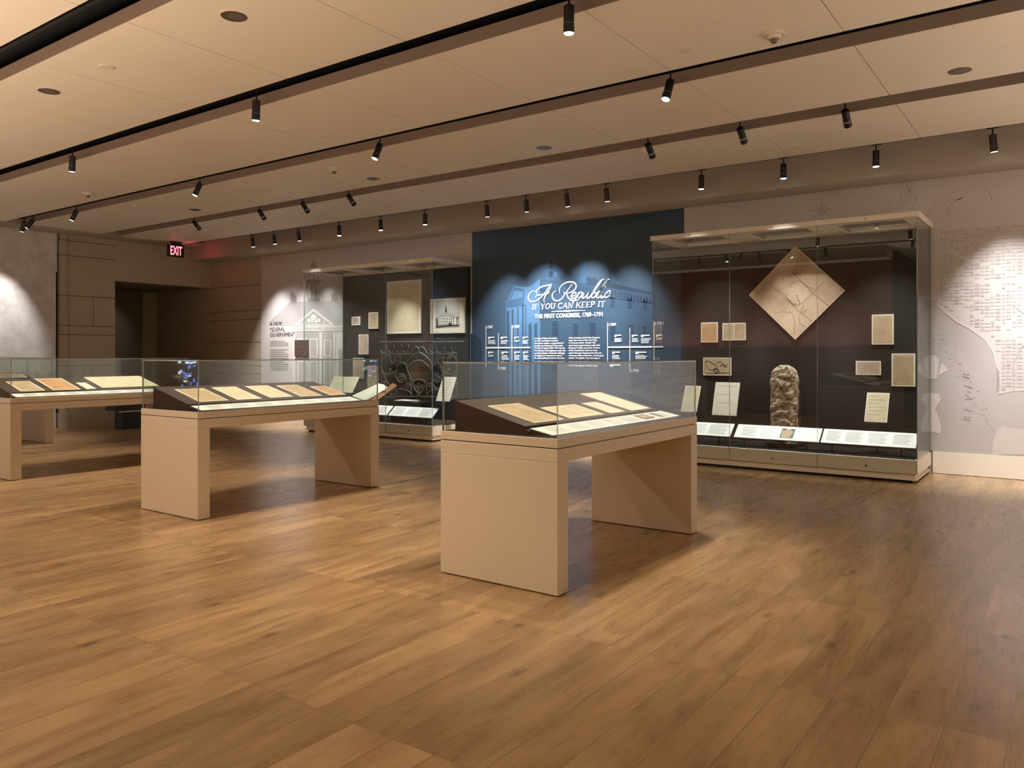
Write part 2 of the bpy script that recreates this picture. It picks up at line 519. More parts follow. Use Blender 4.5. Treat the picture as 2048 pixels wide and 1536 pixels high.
# baseboards
struct(MB().box(-14.52, -11.86, WALL_Y - .02, WALL_Y, 0.0, .274, 'offwhite').build('baseboard_back_left'))
struct(MB().box(-8.6, -4.70, WALL_Y - .02, WALL_Y, 0.0, .274, 'offwhite').build('baseboard_back_middle'))
struct(MB().box(-1.43, ROOM_X1, WALL_Y - .02, WALL_Y, 0.006, .274, 'offwhite').build('baseboard_back_right'))
struct(MB().box(ROOM_X0, ROOM_X0 + .06, .22, 7.36, 0.0, .30, 'offwhite').build('baseboard_left'))

# ceiling: long panels of tiles with slots between them
SEAM0, PITCH = -4.22, 1.40
rows = [(-.54, .91), (1.24, 2.68), (3.02, 4.46), (4.80, 6.24), (6.58, 8.02), (8.36, 9.80)]
for ri, (y0, y1) in enumerate(rows):
    mb = MB()
    x = SEAM0 - 9 * PITCH; ym = (y0 + y1) / 2
    mb.box(ROOM_X0 + .45, ROOM_X1, y0 + .01, y1 - .01, HC + .02, HC + .105, 'groove')
    mb.box(ROOM_X0 + .45, ROOM_X1, y0 - .004, y0 - .0005, HC + .001, HC + .1055, 'lip_shade')
    while x < ROOM_X1:
        a, b = max(x + .004, ROOM_X0 + .5), min(x + PITCH - .004, ROOM_X1)
        if b > a:
            mb.box(a, b, y0, ym - .002, HC, HC + .1055, 'ceil'); mb.box(a, b, ym + .002, y1, HC, HC + .1055, 'ceil')
        x += PITCH
    struct(mb.build('ceiling_panel'), 'long run of square ceiling tiles')
struct(MB().box(-3.4, ROOM_X1, -7, -.9, HC, HC + .1, 'ceil').build('ceiling_panel_hall'))

# lighting tracks in the slots
TRY = {'A': 2.85, 'B': 4.63, 'C': 6.41, 'D': 8.19, 'E': 10.03, 'Z': 1.06}
where = {'A': 'nearest slot at the top left', 'B': 'slot over the near ends of the tables', 'C': 'slot over the far ends of the tables', 'D': 'slot before the last ceiling panels', 'E': 'gap in front of the bulkhead', 'Z': 'slot by the opposite wall'}
for k, y in TRY.items():
    z0 = HC + .12 if k != 'E' else HC + .06
    mb = MB().box(ROOM_X0 + .6, ROOM_X1 - .1, y - .019, y + .019, z0, z0 + .035, 'black')
    mb.box(ROOM_X0 + .6, ROOM_X1 - .1, y - .019, y - .013, z0 - .004, z0, 'black').box(ROOM_X0 + .6, ROOM_X1 - .1, y + .013, y + .019, z0 - .004, z0, 'black')
    if k == 'A':
        mb.box(ROOM_X0 + .6, ROOM_X1 - .1, y - .12, y - .10, z0 + .02, z0 + .035, 'can')
    tag(mb.build('lighting_track'), 'long black lighting track in the ' + where[k], 'lighting track', 'lighting tracks')


# ------------------------------------------------------------------ track spotlights, each with its own lamp
HEAD = {}
TY0_ = 3.975


def head(row, u, aim, power, color, label, lit=True, size=62, X=None, blend=.7, rad=.03):
    """one cylinder spotlight: adapter and stem on the track, tilting housing, lens, lamp"""
    y = TRY[row]
    if X is None:
        a = (u - CXP) / FPX
        X = y * (a * C_ - S_) / (C_ + a * S_)
    top = HC + (.12 if row != 'E' else .06)
    pv = Vector((X, y, HC - .02))
    d = (Vector(aim) - pv).normalized() if aim else Vector((0, 0, -1))
    e = thing('track_spotlight', (X, y, pv.z), label, 'spotlight', 'black cylinder spotlights on the ceiling tracks')
    key = 'm'
    if not HEAD:
        HEAD['stem'] = MB().box(-.05, .05, -.016, .016, .012, .03, 'black').cyl((0, 0, -.02), (0, 0, 1), .008, .008, .04, 'black', 10)
        HEAD['body'] = MB().cyl((0, 0, .01), (0, 0, -1), .034, .036, .004, 'black').cyl((0, 0, .006), (0, 0, -1), .037, .037, .118, 'black', 24).cyl((0, 0, -.115), (0, 0, -1), .0385, .0385, .062, 'black', 24, cap=False).cyl((0, 0, -.172), (0, 0, -1), .0385, .034, .004, 'black', 24, cap=False)
        HEAD['on'] = MB().cyl((0, 0, -.174), (0, 0, -1), .036, .030, .007, 'lens', 24)
        HEAD['off'] = MB().cyl((0, 0, -.164), (0, 0, -1), .031, .034, .003, 'lens_off', 24)
        for k in list(HEAD):
            ob = HEAD[k].build(k); HEAD[k] = ob.data; bpy.data.objects.remove(ob)
    st = MB().box(X - .055, X + .055, y - .016, y + .016, top - .016, top, 'black').cyl((X, y, HC - .03), (0, 0, 1), .008, .008, top - HC + .02, 'black', 10).build('stem', e)
    q = (-d).to_track_quat('Z', 'Y')
    for nm, k in (('housing', 'body'), ('lens', 'on' if lit else 'off')):
        ob = bpy.data.objects.new(nm, HEAD[k]); COL.objects.link(ob); ob.parent = e
        ob.rotation_mode = 'QUATERNION'; ob.rotation_quaternion = q; ob.location = (0, 0, -.01)
    if power:
        ld = bpy.data.lights.new('lamp', 'SPOT'); ld.energy = power; ld.color = color; ld.spot_size = math.radians(size); ld.spot_blend = blend
        ld.shadow_soft_size = rad
        lo = bpy.data.objects.new('lamp', ld); COL.objects.link(lo); lo.parent = e
        lo.rotation_mode = 'QUATERNION'; lo.rotation_quaternion = q; lo.location = d * .20 + Vector((0, 0, -.01))
    return e


T3, T2, T1, T0 = -2.518, -6.226, -9.933, -13.64       # right faces of the four tables


def tab(xr, y): return (xr - .45, y, 1.0)


# row B: over the near ends
head('B', 1138, (T3 - .42, 4.75, .9), P_TABLE, WARM, 'largest black spotlight at the top centre of the picture', size=78)
head('B', 513, (T2 - .42, 4.75, .9), P_TABLE, WARM, 'black spotlight above the near end of the middle table, second along the near track', size=78)
head('B', 145, (T1 - .42, 4.75, .9), P_TABLE, WARM, 'leftmost black spotlight on the near ceiling track', size=78)
# row C: over the far ends, tilted
head('C', 1341, (T3 - .75, 5.45, .9), P_TABLE, NEUT, 'tilted lit spotlight above the right front table, under the third slot', size=70)
head('C', 760, (T2 - .75, 5.45, .9), P_TABLE, NEUT, 'tilted lit spotlight above the far end of the middle table', size=70)
head('C', 400, (T1 - .75, 5.45, .9), P_TABLE, NEUT, 'tilted lit spotlight left of centre with its lens facing down left', size=70)
head('C', 153, (T0 - .75, 5.45, .9), P_TABLE, NEUT, 'tilted lit spotlight above the far left table', size=70)
head('C', 66.7, (ROOM_X0, 5.2, 1.6), P_WALL * .4, COOL, 'right one of the close pair of spotlights by the left wall', size=60)
head('C', 49, (ROOM_X0, 6.2, 1.5), P_WALL * .4, COOL, 'left one of the close pair of spotlights by the left wall', size=60)
# row D: aimed at the wall cases
head('D', 388, (-13.6, 10.82, 1.7), P_WALL * .35, COOL, 'strongly tilted spotlight beside the exit sign', size=44)
head('D', 519, (-11.9, 10.8, 1.7), P_WALL * .3, COOL, 'tilted spotlight above the gap left of the charcoal case, leftmost of three', size=29, blend=.5)
head('D', 605, (-10.5, 10.8, 1.65), P_CASE * .40, NEUT, 'tilted spotlight above the charcoal case, middle of three', size=29, blend=.5)
head('D', 697, (-9.3, 10.8, 1.65), P_CASE * .40, NEUT, 'tilted spotlight above the charcoal case, rightmost of three', size=29, blend=.5)
head('D', 1296, (-4.1, 10.8, 1.7), P_CASE * .7, NEUT, 'tilted unlit-looking spotlight above the left bay of the brown case', size=29, blend=.5)
head('D', 1480, (-2.95, 10.8, 1.72), P_CASE * .95, NEUT, 'tilted spotlight above the diamond map', size=29, blend=.5)
head('D', 1690, (-1.9, 10.8, 1.6), P_CASE * .7, NEUT, 'tilted spotlight at the right, above the right bay of the brown case', size=29, blend=.5)
# row E: wall washers in front of the bulkhead
Es = [(504, -13.9, 'leftmost wall washer, above the edge of the pale mural', .7), (547, -13.0, 'second wall washer from the left, above the mural lettering', .55),
      (596, -12.3, 'third wall washer from the left, above the mural cupola', .55), (678, -11.1, 'wall washer above the left bay of the charcoal case', 1.0),
      (761, -10.0, 'wall washer above the middle bay of the charcoal case', 1.0), (850, -9.1, 'wall washer above the right bay of the charcoal case', 1.0),
      (973, -7.9, 'wall washer above the left edge of the blue panel', 1.25), (1052, -7.2, 'tilted wall washer above the blue panel, left of the two dark ones', 1.5),
      (1133, -6.3, 'tilted wall washer above the blue panel, right of the two dark ones', 1.5), (1212, -5.5, 'wall washer above the right half of the blue panel', 1.25),
      (1403, -4.2, 'wall washer above the left bay of the brown case', .8), (1567, -3.05, 'wall washer above the middle bay of the brown case', .8),
      (1752, -1.95, 'wall washer above the right bay of the brown case', .8), (1985, -.45, 'rightmost wall washer, above the street map mural', .8)]
for i, (u, ax, lb, k) in enumerate(Es):
    case = (-11.8 < ax < -8.7) or (-4.6 < ax < -1.5)
    if case:
        head('E', u, (ax, 10.12, .3), P_CASE * 1.9 * k, COOL, 'black ' + lb, size=58, blend=.6)
    else:
        head('E', u, (ax, WALL_Y, .95 if u in (1052, 1133) else 0), P_WALL * k, COOL, 'black ' + lb, size=62, blend=1.0)
head('E', 0, (1.2, WALL_Y, .05), P_WALL, COOL, 'black wall washer beyond the right edge of the picture', X=1.0, size=60, blend=1)
head('E', 0, (2.7, WALL_Y, .05), P_WALL, COOL, 'black wall washer far beyond the right edge of the picture', X=2.6, size=60, blend=1)
for X, lb in ((-.2, 'nearer'), (1.6, 'farther')):
    head('D', 0, (X + .2, WALL_Y, .8), P_WALL * 1.1, COOL, 'added fill spotlight on the fourth track, unseen at the right, the ' + lb + ' one', X=X, size=50, blend=1)  # added heads, out of view: they brighten the street map mural
for xr, lb in ((T3, 'right front'), (T2, 'middle'), (T1, 'left'), (T0, 'farthest')):
    head('Z', 0, (xr - .5, TY0_, .45), 95 if xr == T3 else 135, WARM, 'added fill spotlight on the track by the opposite wall aimed at the ' + lb + ' table', X=xr - .3, lit=False, size=42, blend=1)  # unseen heads added to lighten the near ends of the tables
head('A', 0, (-2.6, 9.8, .1), 170, WARM, 'added fill spotlight right of the picture, aimed at the foot of the brown case', X=2.2, size=30, blend=1, lit=False)  # added out of view to lift the dim front of the case base
# spotlights behind and beside the camera: warm light on the foreground and on the opposite wall
for X, r_, tg, lb, k in ((-2.6, 'A', (-2.4, 2.6, 0), 'nearest ceiling track, right of the camera line', .3), (-4.3, 'A', (-4.4, 2.9, 0), 'nearest ceiling track, middle', .9), (1.6, 'A', (1.6, 3.2, 0), 'nearest ceiling track, far right', .35),
                     (-6.9, 'Z', (-5.6, 2.8, 0), 'track by the opposite wall, middle', 1.7), (-9.9, 'Z', (-8.6, 3.2, 0), 'track by the opposite wall, left', 1.3), (-5.4, 'Z', (-3.6, 1.8, 0), 'track by the opposite wall, right', 2.1)):
    head(r_, 0, tg, P_FRONT * k, WARM, 'black spotlight outside the picture on the ' + lb, X=X, size=95, blend=.9)
for X, lb in ((-4.6, 'first'), (-6.1, 'second'), (-7.6, 'third'), (-9.2, 'fourth'), (-11.2, 'fifth'), (-13.2, 'sixth')):
    head('Z', 0, (X, .25, 1.3), P_FRONT * .15, WARM, lb + ' black spotlight washing the red wall opposite, seen in the glass', X=X, lit=False, size=75, blend=.9)


# ------------------------------------------------------------------ ceiling fittings
def disc(u, v, r, kind, label):
    p = onZ(u, v, HC)
    if kind == 'can':
        e = thing('recessed_downlight', (p.x, p.y, HC), label, 'downlight', 'recessed ceiling lights')
        MB().cyl((p.x, p.y, HC + .002), (0, 0, -1), r * 1.08, r * 1.04, .005, 'ceil', 28).build('trim_ring', e)
        MB().cyl((p.x, p.y, HC - .0035), (0, 0, -1), r, r * .98, .002, 'can', 28).cyl((p.x + .01, p.y, HC - .0055), (0, 0, -1), r * .55, r * .5, .001, 'iron', 20).build('reflector', e)
    elif kind == 'cover':
        o = MB().cyl((p.x, p.y, HC + .002), (0, 0, -1), r, r * .94, .012, 'plastic', 24).build('sprinkler_cover')
        tag(o, label, 'sprinkler', 'round ceiling covers')
    else:
        e = thing('smoke_detector', (p.x, p.y, HC), label, 'smoke detector', 'ceiling detectors')
        MB().cyl((p.x, p.y, HC + .002), (0, 0, -1), .085, .08, .02, 'plastic', 24).cyl((p.x, p.y, HC - .018), (0, 0, -1), .055, .045, .022, 'plastic', 24).build('housing', e)
        MB().cyl((p.x, p.y, HC - .038), (0, 0, -1), .035, .02, .03, 'iron', 12).build('sensor', e)


for u, v, lb in ((468, 32, 'large round recessed light at the top left, nearest the camera'), (98, 182, 'round recessed light near the left edge of the ceiling'), (1088, 295, 'round recessed light above the blue panel'),
                 (746, 357, 'round recessed light left of centre in the fourth ceiling run'), (390, 419, 'small far recessed light above the exit sign'), (1920, 141, 'round recessed light at the upper right')):
    disc(u, v, .092, 'can', lb)
for u, v, r, lb in ((213, 134, .065, 'flat cream disc in the ceiling between the two upper left recessed lights'), (653, 271, .055, 'bright little disc right of the middle spotlight'),
                    (1372, 99, .062, 'flat cream disc above the upper right spotlight'), (248, 366, .055, 'faint disc on the left part of the ceiling'), (636, 437, .05, 'faint disc in the last ceiling run above the railing case'),
                    (1011, 384, .05, 'faint disc in the last ceiling run near the blue panel'), (1598, 294, .06, 'faint disc in the last ceiling run above the brown case'), (945, 321, .025, 'tiny dark ceiling disc left of the recessed light over the blue panel'),
                    (570, 289, .02, 'tiny sprinkler dot beside the bright disc')):
    disc(u, v, r, 'cover', lb)
for u, v, lb in ((1548, 68, 'big smoke detector at the upper right of the ceiling'), (668, 337, 'smoke detector in the middle of the ceiling'), (176, 386, 'smoke detector at the left of the ceiling'), (1740 / 1.0, 210 / 1.0, '')):
    if lb: disc(u, v, .08, 'det', lb)


# ------------------------------------------------------------------ free-standing display tables
def pane(mb, a, b, th, z0, z1):
    """vertical glass pane between plan points a and b"""
    a = Vector((*a, 0)); b = Vector((*b, 0)); d = (b - a).normalized(); n = Vector((-d.y, d.x, 0)) * th
    P = [a, b, b + n, a + n]
    mb.hexa([(p.x, p.y, z0) for p in P] + [(p.x, p.y, z1) for p in P], 'glass', 'glass_edge', big=(2, 4))
    return mb


TY0, TY1, TW = 3.975, 6.10, .92


def display_table(xr, label, TY1=6.10):
    xl = xr - TW
    e = thing('display_table', (xr - TW / 2, (TY0 + TY1) / 2, 0), label, 'display case', 'free standing glass topped tables')
    for y0, y1 in ((TY0, TY0 + .12), (TY1 - .12, TY1)):
        MB().box(xl, xr, y0, y1, .006, .80, 'greige').build('leg', e, bevel=.003)
        MB().box(xl + .02, xr - .02, y0 + .02, y1 - .02, 0, .008, 'black').build('foot_pad', e)
    MB().box(xl, xr, TY0, TY1, .8005, .882, 'greige').build('table_top', e, bevel=.003)
    MB().box(xl + .012, xr - .012, TY0 + .012, TY1 - .012, .882, .888, 'black').build('shadow_gap', e)
    mb = MB().box(xl, xr, TY0, TY1, .888, .944, 'greige')
    mb.build('rim', e, bevel=.003)
    MB().box(xl + .02, xr - .02, TY0 + .02, TY1 - .02, .944, .9455, 'blackfloor').build('case_floor', e)
    # sloped deck, high on the -x side, and its text panel on the low side
    y0, y1 = TY0 + .095, 5.99
    xa, xb, xc, xd = xr - .872, xr - .30, xr - .27, xr - .10
    mb = MB()
    prof = [(xa, .9455), (xa, 1.141), (xb, .998), (xb, .975), (xc - .005, .970), (xc - .005, .9455)]
    k = [(x, y0, z) for x, z in prof]; q = [(x, y1, z) for x, z in prof]
    mb.poly(k[::-1], 'deck_side'); mb.poly(q, 'deck_side')
    for i in range(len(prof)):
        j = (i + 1) % len(prof)
        mb.poly([k[i], k[j], q[j], q[i]], 'deck' if i == 1 else 'deck_side')
    mb.build('deck', e)
    mb = MB(); ys0, ys1 = y0 + .01, y1
    mb.hexa([(xc, ys0, .9455), (xd, ys0, .9455), (xd, ys1, .9455), (xc, ys1, .9455), (xc, ys0, .980), (xd, ys0, .9475), (xd, ys1, .9475), (xc, ys1, .980)], 'deck_side')
    mb.build('panel_wedge', e)
    mb = MB()

    def st(x, h=0.0): return .984 + (x - xc) * (.951 - .984) / (xd - xc) + h
    mb.hexa([(xc, ys0, st(xc, -.003)), (xd, ys0, st(xd, -.003)), (xd, ys1, st(xd, -.003)), (xc, ys1, st(xc, -.003)), (xc, ys0, st(xc, .002)), (xd, ys0, st(xd, .002)), (xd, ys1, st(xd, .002)), (xc, ys1, st(xc, .002))], 'label')
    rr = random.Random(int(-xr * 100)); y = ys0 + .10
    while y < ys1 - .2:
        wd = rr.uniform(.17, .24)
        for r_ in range(7):
            x = xc + .022 + r_ * .019
            if x > xd - .02: break
            mb.poly([(x, y, st(x, .003)), (x + .009, y, st(x + .009, .003)), (x + .009, y + wd * (rr.uniform(.5, 1) if r_ in (0, 6) else rr.uniform(.9, 1)), st(x + .009, .003)), (x, y + wd * .9, st(x, .003))], 'labeltext')
        y += wd + .05
    if xr == T3:
        for a_, b_, m_ in ((.705, .80, 'inkdark'), (.855, .875, 'green')):
            ya, yb_ = ys0 + (ys1 - ys0) * a_, ys0 + (ys1 - ys0) * b_
            mb.poly([(xc + .03, ya, st(xc + .03, .0045)), (xd - .035, ya, st(xd - .035, .0045)), (xd - .035, yb_, st(xd - .035, .0045)), (xc + .03, yb_, st(xc + .03, .0045))], m_)
            if m_ == 'inkdark': mb.poly([(xc + .045, ya + .02, st(xc + .045, .0055)), (xd - .05, ya + .02, st(xd - .05, .0055)), (xd - .05, yb_ - .02, st(xd - .05, .0055)), (xc + .045, yb_ - .02, st(xc + .045, .0055))], 'pinky')
    mb.build('text_panel', e)
    # hood
    i = .008; g = .010; zt = 1.401
    for nm, a, b in (('glass_side', (xl + i, TY0 + i), (xr - i, TY0 + i)), ('glass_side', (xl + i, TY1 - i - g), (xr - i, TY1 - i - g)),
                     ('glass_side', (xr - i, TY0 + i + g), (xr - i, TY1 - i - g)), ('glass_side', (xl + i + g, TY0 + i + g), (xl + i + g, TY1 - i - g))):
        pane(MB(), a, b, g, .944, zt - g).build(nm, e)
    MB().box(xl + i, xr - i, TY0 + i, TY1 - i, zt - g, zt, 'glass', 'glass_edge', big=(0, 1)).build('glass_top', e)
    return e


display_table(T3, 'display table at right front with four papers on its dark sloping deck')
display_table(T2, 'display table in the middle with five papers in a row under glass', 6.17)
display_table(T1, 'display table at left with one wide and three smaller papers under glass', 6.22)
display_table(T0, 'farthest display table, cut off by the left edge of the picture')


def sheet(name, label, cat, c, n, page, margin=.012, th=.006, lines=8, group=None, ink='ink', gap=.5, head=None, foldx=None):
    """mounted paper: c = corners TL, TR, BR, BL on its face, n = outward normal"""
    n = Vector(n).normalized(); c = [Vector(p) for p in c]
    o = MB().slab(c, n, th, 'mount').build(name); tag(o, label, cat, group)
    cx = sum(c, Vector()) / 4
    W = (c[1] - c[0]).length; H = (c[3] - c[0]).length

    def P(s, t, h=.0012): return c[0].lerp(c[1], s).lerp(c[3].lerp(c[2], s), t) + n * h
    ms, mt = margin / W, margin / H
    mb = MB().poly([P(ms, mt), P(1 - ms, mt), P(1 - ms, 1 - mt), P(ms, 1 - mt)], page)
    rr = random.Random(hash(label) % 1000 if False else sum(map(ord, label)))
    if lines:
        t0, t1 = mt * 2.2 + .05, 1 - mt * 2.2 - .06
        for k in range(lines):
            t = t0 + (t1 - t0) * k / lines; dt = (t1 - t0) / lines * gap * .45
            dt = min(dt, .0045 / H)
            e_ = 1 - ms * 2.5 - (.3 * rr.random() if rr.random() < .3 else .02)
            mb.poly([P(ms * 2.5 + .03, t, .002), P(e_, t, .002), P(e_, t + dt, .002), P(ms * 2.5 + .03, t + dt, .002)], ink)
    if foldx:
        mb.poly([P(foldx - .012, mt, .0022), P(foldx + .012, mt, .0022), P(foldx + .012, 1 - mt, .0022), P(foldx - .012, 1 - mt, .0022)], 'mount')
    mb.build('page', o)
    return o


def deck_sheet(xr, px, page, label, **kw):
    """paper lying on a table's sloping deck"""
    p0 = Vector((xr - .872, 0, 1.141)); p1 = Vector((xr - .30, 0, .998))
    n = Vector((p0.z - p1.z, 0, p1.x - p0.x)).normalized()
    q = [onP(u, v, p0 + n * .0085, n) for u, v in px]
    x0 = (q[0].x + q[1].x) / 2; x1 = (q[2].x + q[3].x) / 2; y0 = (q[0].y + q[3].y) / 2; y1 = (q[1].y + q[2].y) / 2
    x0 = max(x0, xr - .86); x1 = min(x1, xr - .315); y1 = min(y1, TY1 - .12)

    def zz(x): return 1.141 + (x - p0.x) * (p1.z - p0.z) / (p1.x - p0.x) + .0085 / n.z
    c = [(x0, y0, zz(x0)), (x0, y1, zz(x0)), (x1, y1, zz(x1)), (x1, y0, zz(x1))]
    return sheet('document', label, 'document', c, n, page, th=.007, group='papers on the sloping decks', **kw)


deck_sheet(T3, [(977.2, 811.6), (1040.2, 805.8), (1133.2, 841.4), (1072.4, 847.7)], 'tan', 'wide tan letter nearest the camera in the right front table', margin=.010)
deck_sheet(T3, [(1079.7, 815.4), (1151, 808.3), (1213.2, 830), (1146.6, 838.9)], 'cream', 'yellowed folded letter, second in the right front table', margin=.010, foldx=.5)
deck_sheet(T3, [(1165.6, 806.2), (1195, 803.3), (1257, 825.3), (1227, 828.9)], 'pale', 'narrow pale slip, third in the right front table', margin=.008)
deck_sheet(T3, [(1162, 787.2), (1203, 784.2), (1306, 818.7), (1268, 823.5)], 'pale', 'longest pale sheet at the far end of the right front table', margin=.008, lines=10)
k = .2637
for i, (pts, pg, lb) in enumerate((
        ([(340, 297), (570, 290), (740, 382), (520, 392)], 'tan', 'tan page nearest the camera in the middle table'),
        ([(618, 283), (810, 277), (990, 368), (815, 377)], 'cream', 'cream page second from the near end of the middle table'),
        ([(878, 275), (1050, 266), (1228, 352), (1065, 362)], 'cream', 'cream page in the centre of the five in the middle table'),
        ([(1118, 268), (1280, 264), (1445, 345), (1290, 352)], 'tan', 'fourth page, tan, in the middle table'),
        ([(1385, 277), (1540, 268), (1650, 337), (1500, 340)], 'orange', 'orange brown page at the far end of the middle table'))):
    deck_sheet(T2, [(260 + a * k, 700 + b * k) for a, b in pts], pg, lb, margin=.014)
deck_sheet(T1, [(11.7, 762.5), (62.5, 762.5), (89, 781.3), (39.8, 782)], 'tan', 'olive tan page nearest the camera in the left table', margin=.018)
deck_sheet(T1, [(70.3, 757), (125, 756.3), (160.2, 778.9), (103.9, 780)], 'orange', 'larger peach page with a small centre mark in the left table', margin=.02, lines=0)
deck_sheet(T1, [(153, 765.3), (173.4, 764.8), (190.6, 777.7), (173.4, 778.6)], 'pale', 'smallest slip beside the wide sheet in the left table', margin=.014, lines=4)
deck_sheet(T1, [(161.7, 750.3), (281.3, 748.4), (318, 770.8), (204.7, 775.9)], 'cream', 'widest cream sheet at the far end of the left table', margin=.016, lines=0)
deck_sheet(T0, [(-60, 748), (45, 747.5), (56, 755), (-40, 756)], 'tan', 'paper in the farthest table, cut by the left edge', margin=.02)

# ------------------------------------------------------------------ wall display cases
CY = 9.79


def wall_case(x0, x1, panel, label, nm):
    e = thing('glass_case', ((x0 + x1) / 2, CY + .5, 0), label, 'display case', 'tall glass wall cases')
    yb = WALL_Y - .025
    MB().box(x0 + .06, x1 - .06, CY + .06, yb - .03, 0, .032, 'black').build('toe_kick', e)
    MB().box(x0 + .01, x1 - .012, CY + .01, yb - .01, .032, .052, 'offwhite').build('plinth_lip', e)
    MB().box(x0 + .03, x1 - .03, CY + .03, yb - .02, .052, .105, 'offwhite').build('plinth', e)
    MB().box(x0, x1, CY, yb, .105, .262, 'offwhite').build('base_cabinet', e, bevel=.002)
    MB().box(x0 + .03, x1 - .03, CY + .03, yb - .06, .262, .268, 'blackfloor').build('case_floor', e)
    MB().box(x0 + .01, x1 - .01, yb - .055, yb, .262, 2.985, panel).build('back_panel', e)
    W3 = (x1 - x0) / 3
    for i in range(3):
        xc = x0 + W3 * (i + .5)
        MB().cyl((xc, CY + .002, .165), (0, -1, 0), .012, .010, .012, 'can', 14).build('lock', e)
        MB().cyl((xc, CY - .028, 3.015), (0, -1, 0), .008, .008, .006, 'can', 12).build('screw', e)
    # lid: frame with three openings, a bevelled step round each
    za, zb = 2.99, 3.05
    mb = MB()
    fy0, fy1 = CY - .03, yb
    oy0, oy1 = CY + .12, yb - .17
    mb.box(x0 - .02, x1 + .02, fy0, oy0, za, zb, 'offwhite').box(x0 - .02, x1 + .02, oy1, fy1, za, zb, 'offwhite')
    xs = [x0 - .02]
    for i in range(3):
        xs += [x0 + W3 * i + .16, x0 + W3 * (i + 1) - .16]
    xs.append(x1 + .02)
    for i in range(0, 8, 2):
        mb.box(xs[i], xs[i + 1], oy0, oy1, za, zb, 'offwhite')
    for i in range(3):
        a, b = xs[1 + 2 * i], xs[2 + 2 * i]
        mb.box(a, a + .03, oy0, oy1, za + .02, zb - .005, 'bulk').box(b - .03, b, oy0, oy1, za + .02, zb - .005, 'bulk')
    mb.build('lid_frame', e)
    for i in range(3):
        a, b = xs[1 + 2 * i], xs[2 + 2 * i]
        MB().box(a + .03, b - .03, oy0, oy1, za + .03, za + .036, 'glass', 'glass_edge', big=(0, 1)).build('lid_glass', e)
    g = .01
    for i in range(3):
        a, b = x0 + W3 * i + .003, x0 + W3 * (i + 1) - .003
        pane(MB(), (a, CY - .012), (b, CY - .012), g, .108 if i != 3 else .27, za).build('glass_door', e)
    for x in (x0, x1 - g):
        mb = MB().box(x, x + g, CY, yb, .262, za, 'glass', 'glass_edge', big=(3, 5)); mb.build('glass_side', e)
    return e


wall_case(-11.86, -8.64, 'panelA', 'tall glass wall case with charcoal back holding the iron railing', 'A')
wall_case(-4.68, -1.446, 'panelB', 'tall glass wall case with dark brown back holding the diamond map', 'B')
PY = WALL_Y - .025 - .055          # face of the back panels


def wall_sheet(label, px, page, name='document', cat='document', zoom=None, th=.02, **kw):
    """px = left, top, right, bottom of the framed paper on the back panel"""
    u0, v0, u1, v1 = px; Y = PY - th - .001
    a = onY(u0, (v0 + v1) / 2, Y); b = onY(u1, (v0 + v1) / 2, Y); um = (u0 + u1) / 2
    zt = onY(um, v0, Y).z; zb = onY(um, v1, Y).z
    c = [(a.x, Y, zt), (b.x, Y, zt), (b.x, Y, zb), (a.x, Y, zb)]
    return sheet(name, label, cat, c, (0, -1, 0), page, th=th, **kw)


G1 = 'papers mounted on the brown back panel'
wall_sheet('upright orange brown page at the left of the brown case', (1402, 644.7, 1435.6, 684.6), 'orange', group=G1)
wall_sheet('open two page spread beside the orange page in the brown case', (1444.9, 646, 1491.5, 680.6), 'tan', foldx=.5, group=G1)
o = wall_sheet('dark brown landscape print below the orange page in the brown case', (1406.5, 715.3, 1462.4, 751), 'tan', lines=0, group=G1)
Y = PY - .0245


def z7(x, y): return onY(1380 + x * .15625, 620 + y * .15625, Y)


mb = MB()
for pts, wd in (([(200, 680), (215, 650), (300, 690), (350, 740), (260, 770), (225, 740), (210, 690)], .008), ([(300, 770), (330, 800), (370, 800), (350, 760), (310, 750)], .02), ([(340, 690), (380, 660), (420, 690), (440, 720), (480, 700)], .008), ([(200, 805), (300, 812), (400, 806), (505, 800)], .008), ([(380, 720), (430, 700), (470, 740)], .012), ([(200, 800), (190, 740), (195, 660)], .008)):
    s_ = smooth([z7(*p) for p in pts], 5)
    mb.ribbon([(p.x, p.z) for p in s_], wd, 'inkdark', Y)
mb.build('drawing', o)
wall_sheet('upright tan letter at the upper right of the brown case', (1743.6, 628.8, 1787.4, 688.9), 'tan', lines=12, group=G1)
wall_sheet('small banknote sized print in the right bay of the brown case', (1711.6, 722, 1761.8, 750), 'pinky', lines=4, group=G1)
wall_sheet('grey printed broadsheet at the far right of the brown case', (1783, 707, 1830.6, 772.8), 'tan', lines=16, margin=.016, group=G1)

# diamond map
Yd = PY - .03
ct = onY(1591.3, 586, Yd)
hw = (onY(1691.6, 580.5, Yd).x - onY(1496, 590, Yd).x) / 2; hh = (onY(1591, 494, Yd).z - onY(1591, 677.5, Yd).z) / 2
cx_ = (onY(1691.6, 580.5, Yd).x + onY(1496, 590, Yd).x) / 2; cz_ = (onY(1591, 494, Yd).z + onY(1591, 677.5, Yd).z) / 2
hw = hh = (hw + hh) / 2
dm = [(cx_, Yd, cz_ + hh), (cx_ + hw, Yd, cz_), (cx_, Yd, cz_ - hh), (cx_ - hw, Yd, cz_)]
o = MB().slab(dm, (0, -1, 0), .028, 'mount').build('diamond_map')
tag(o, 'large old brown map hung as a diamond in the brown case', 'map')
f_ = .985
mb = MB().poly([(cx_, Yd - .001, cz_ + hh * f_), (cx_ + hw * f_, Yd - .001, cz_), (cx_, Yd - .001, cz_ - hh * f_), (cx_ - hw * f_, Yd - .001, cz_)], 'oldmap')


def zd(x, y): return onY(1480 + x * .13674, 480 + y * .13674, Yd)


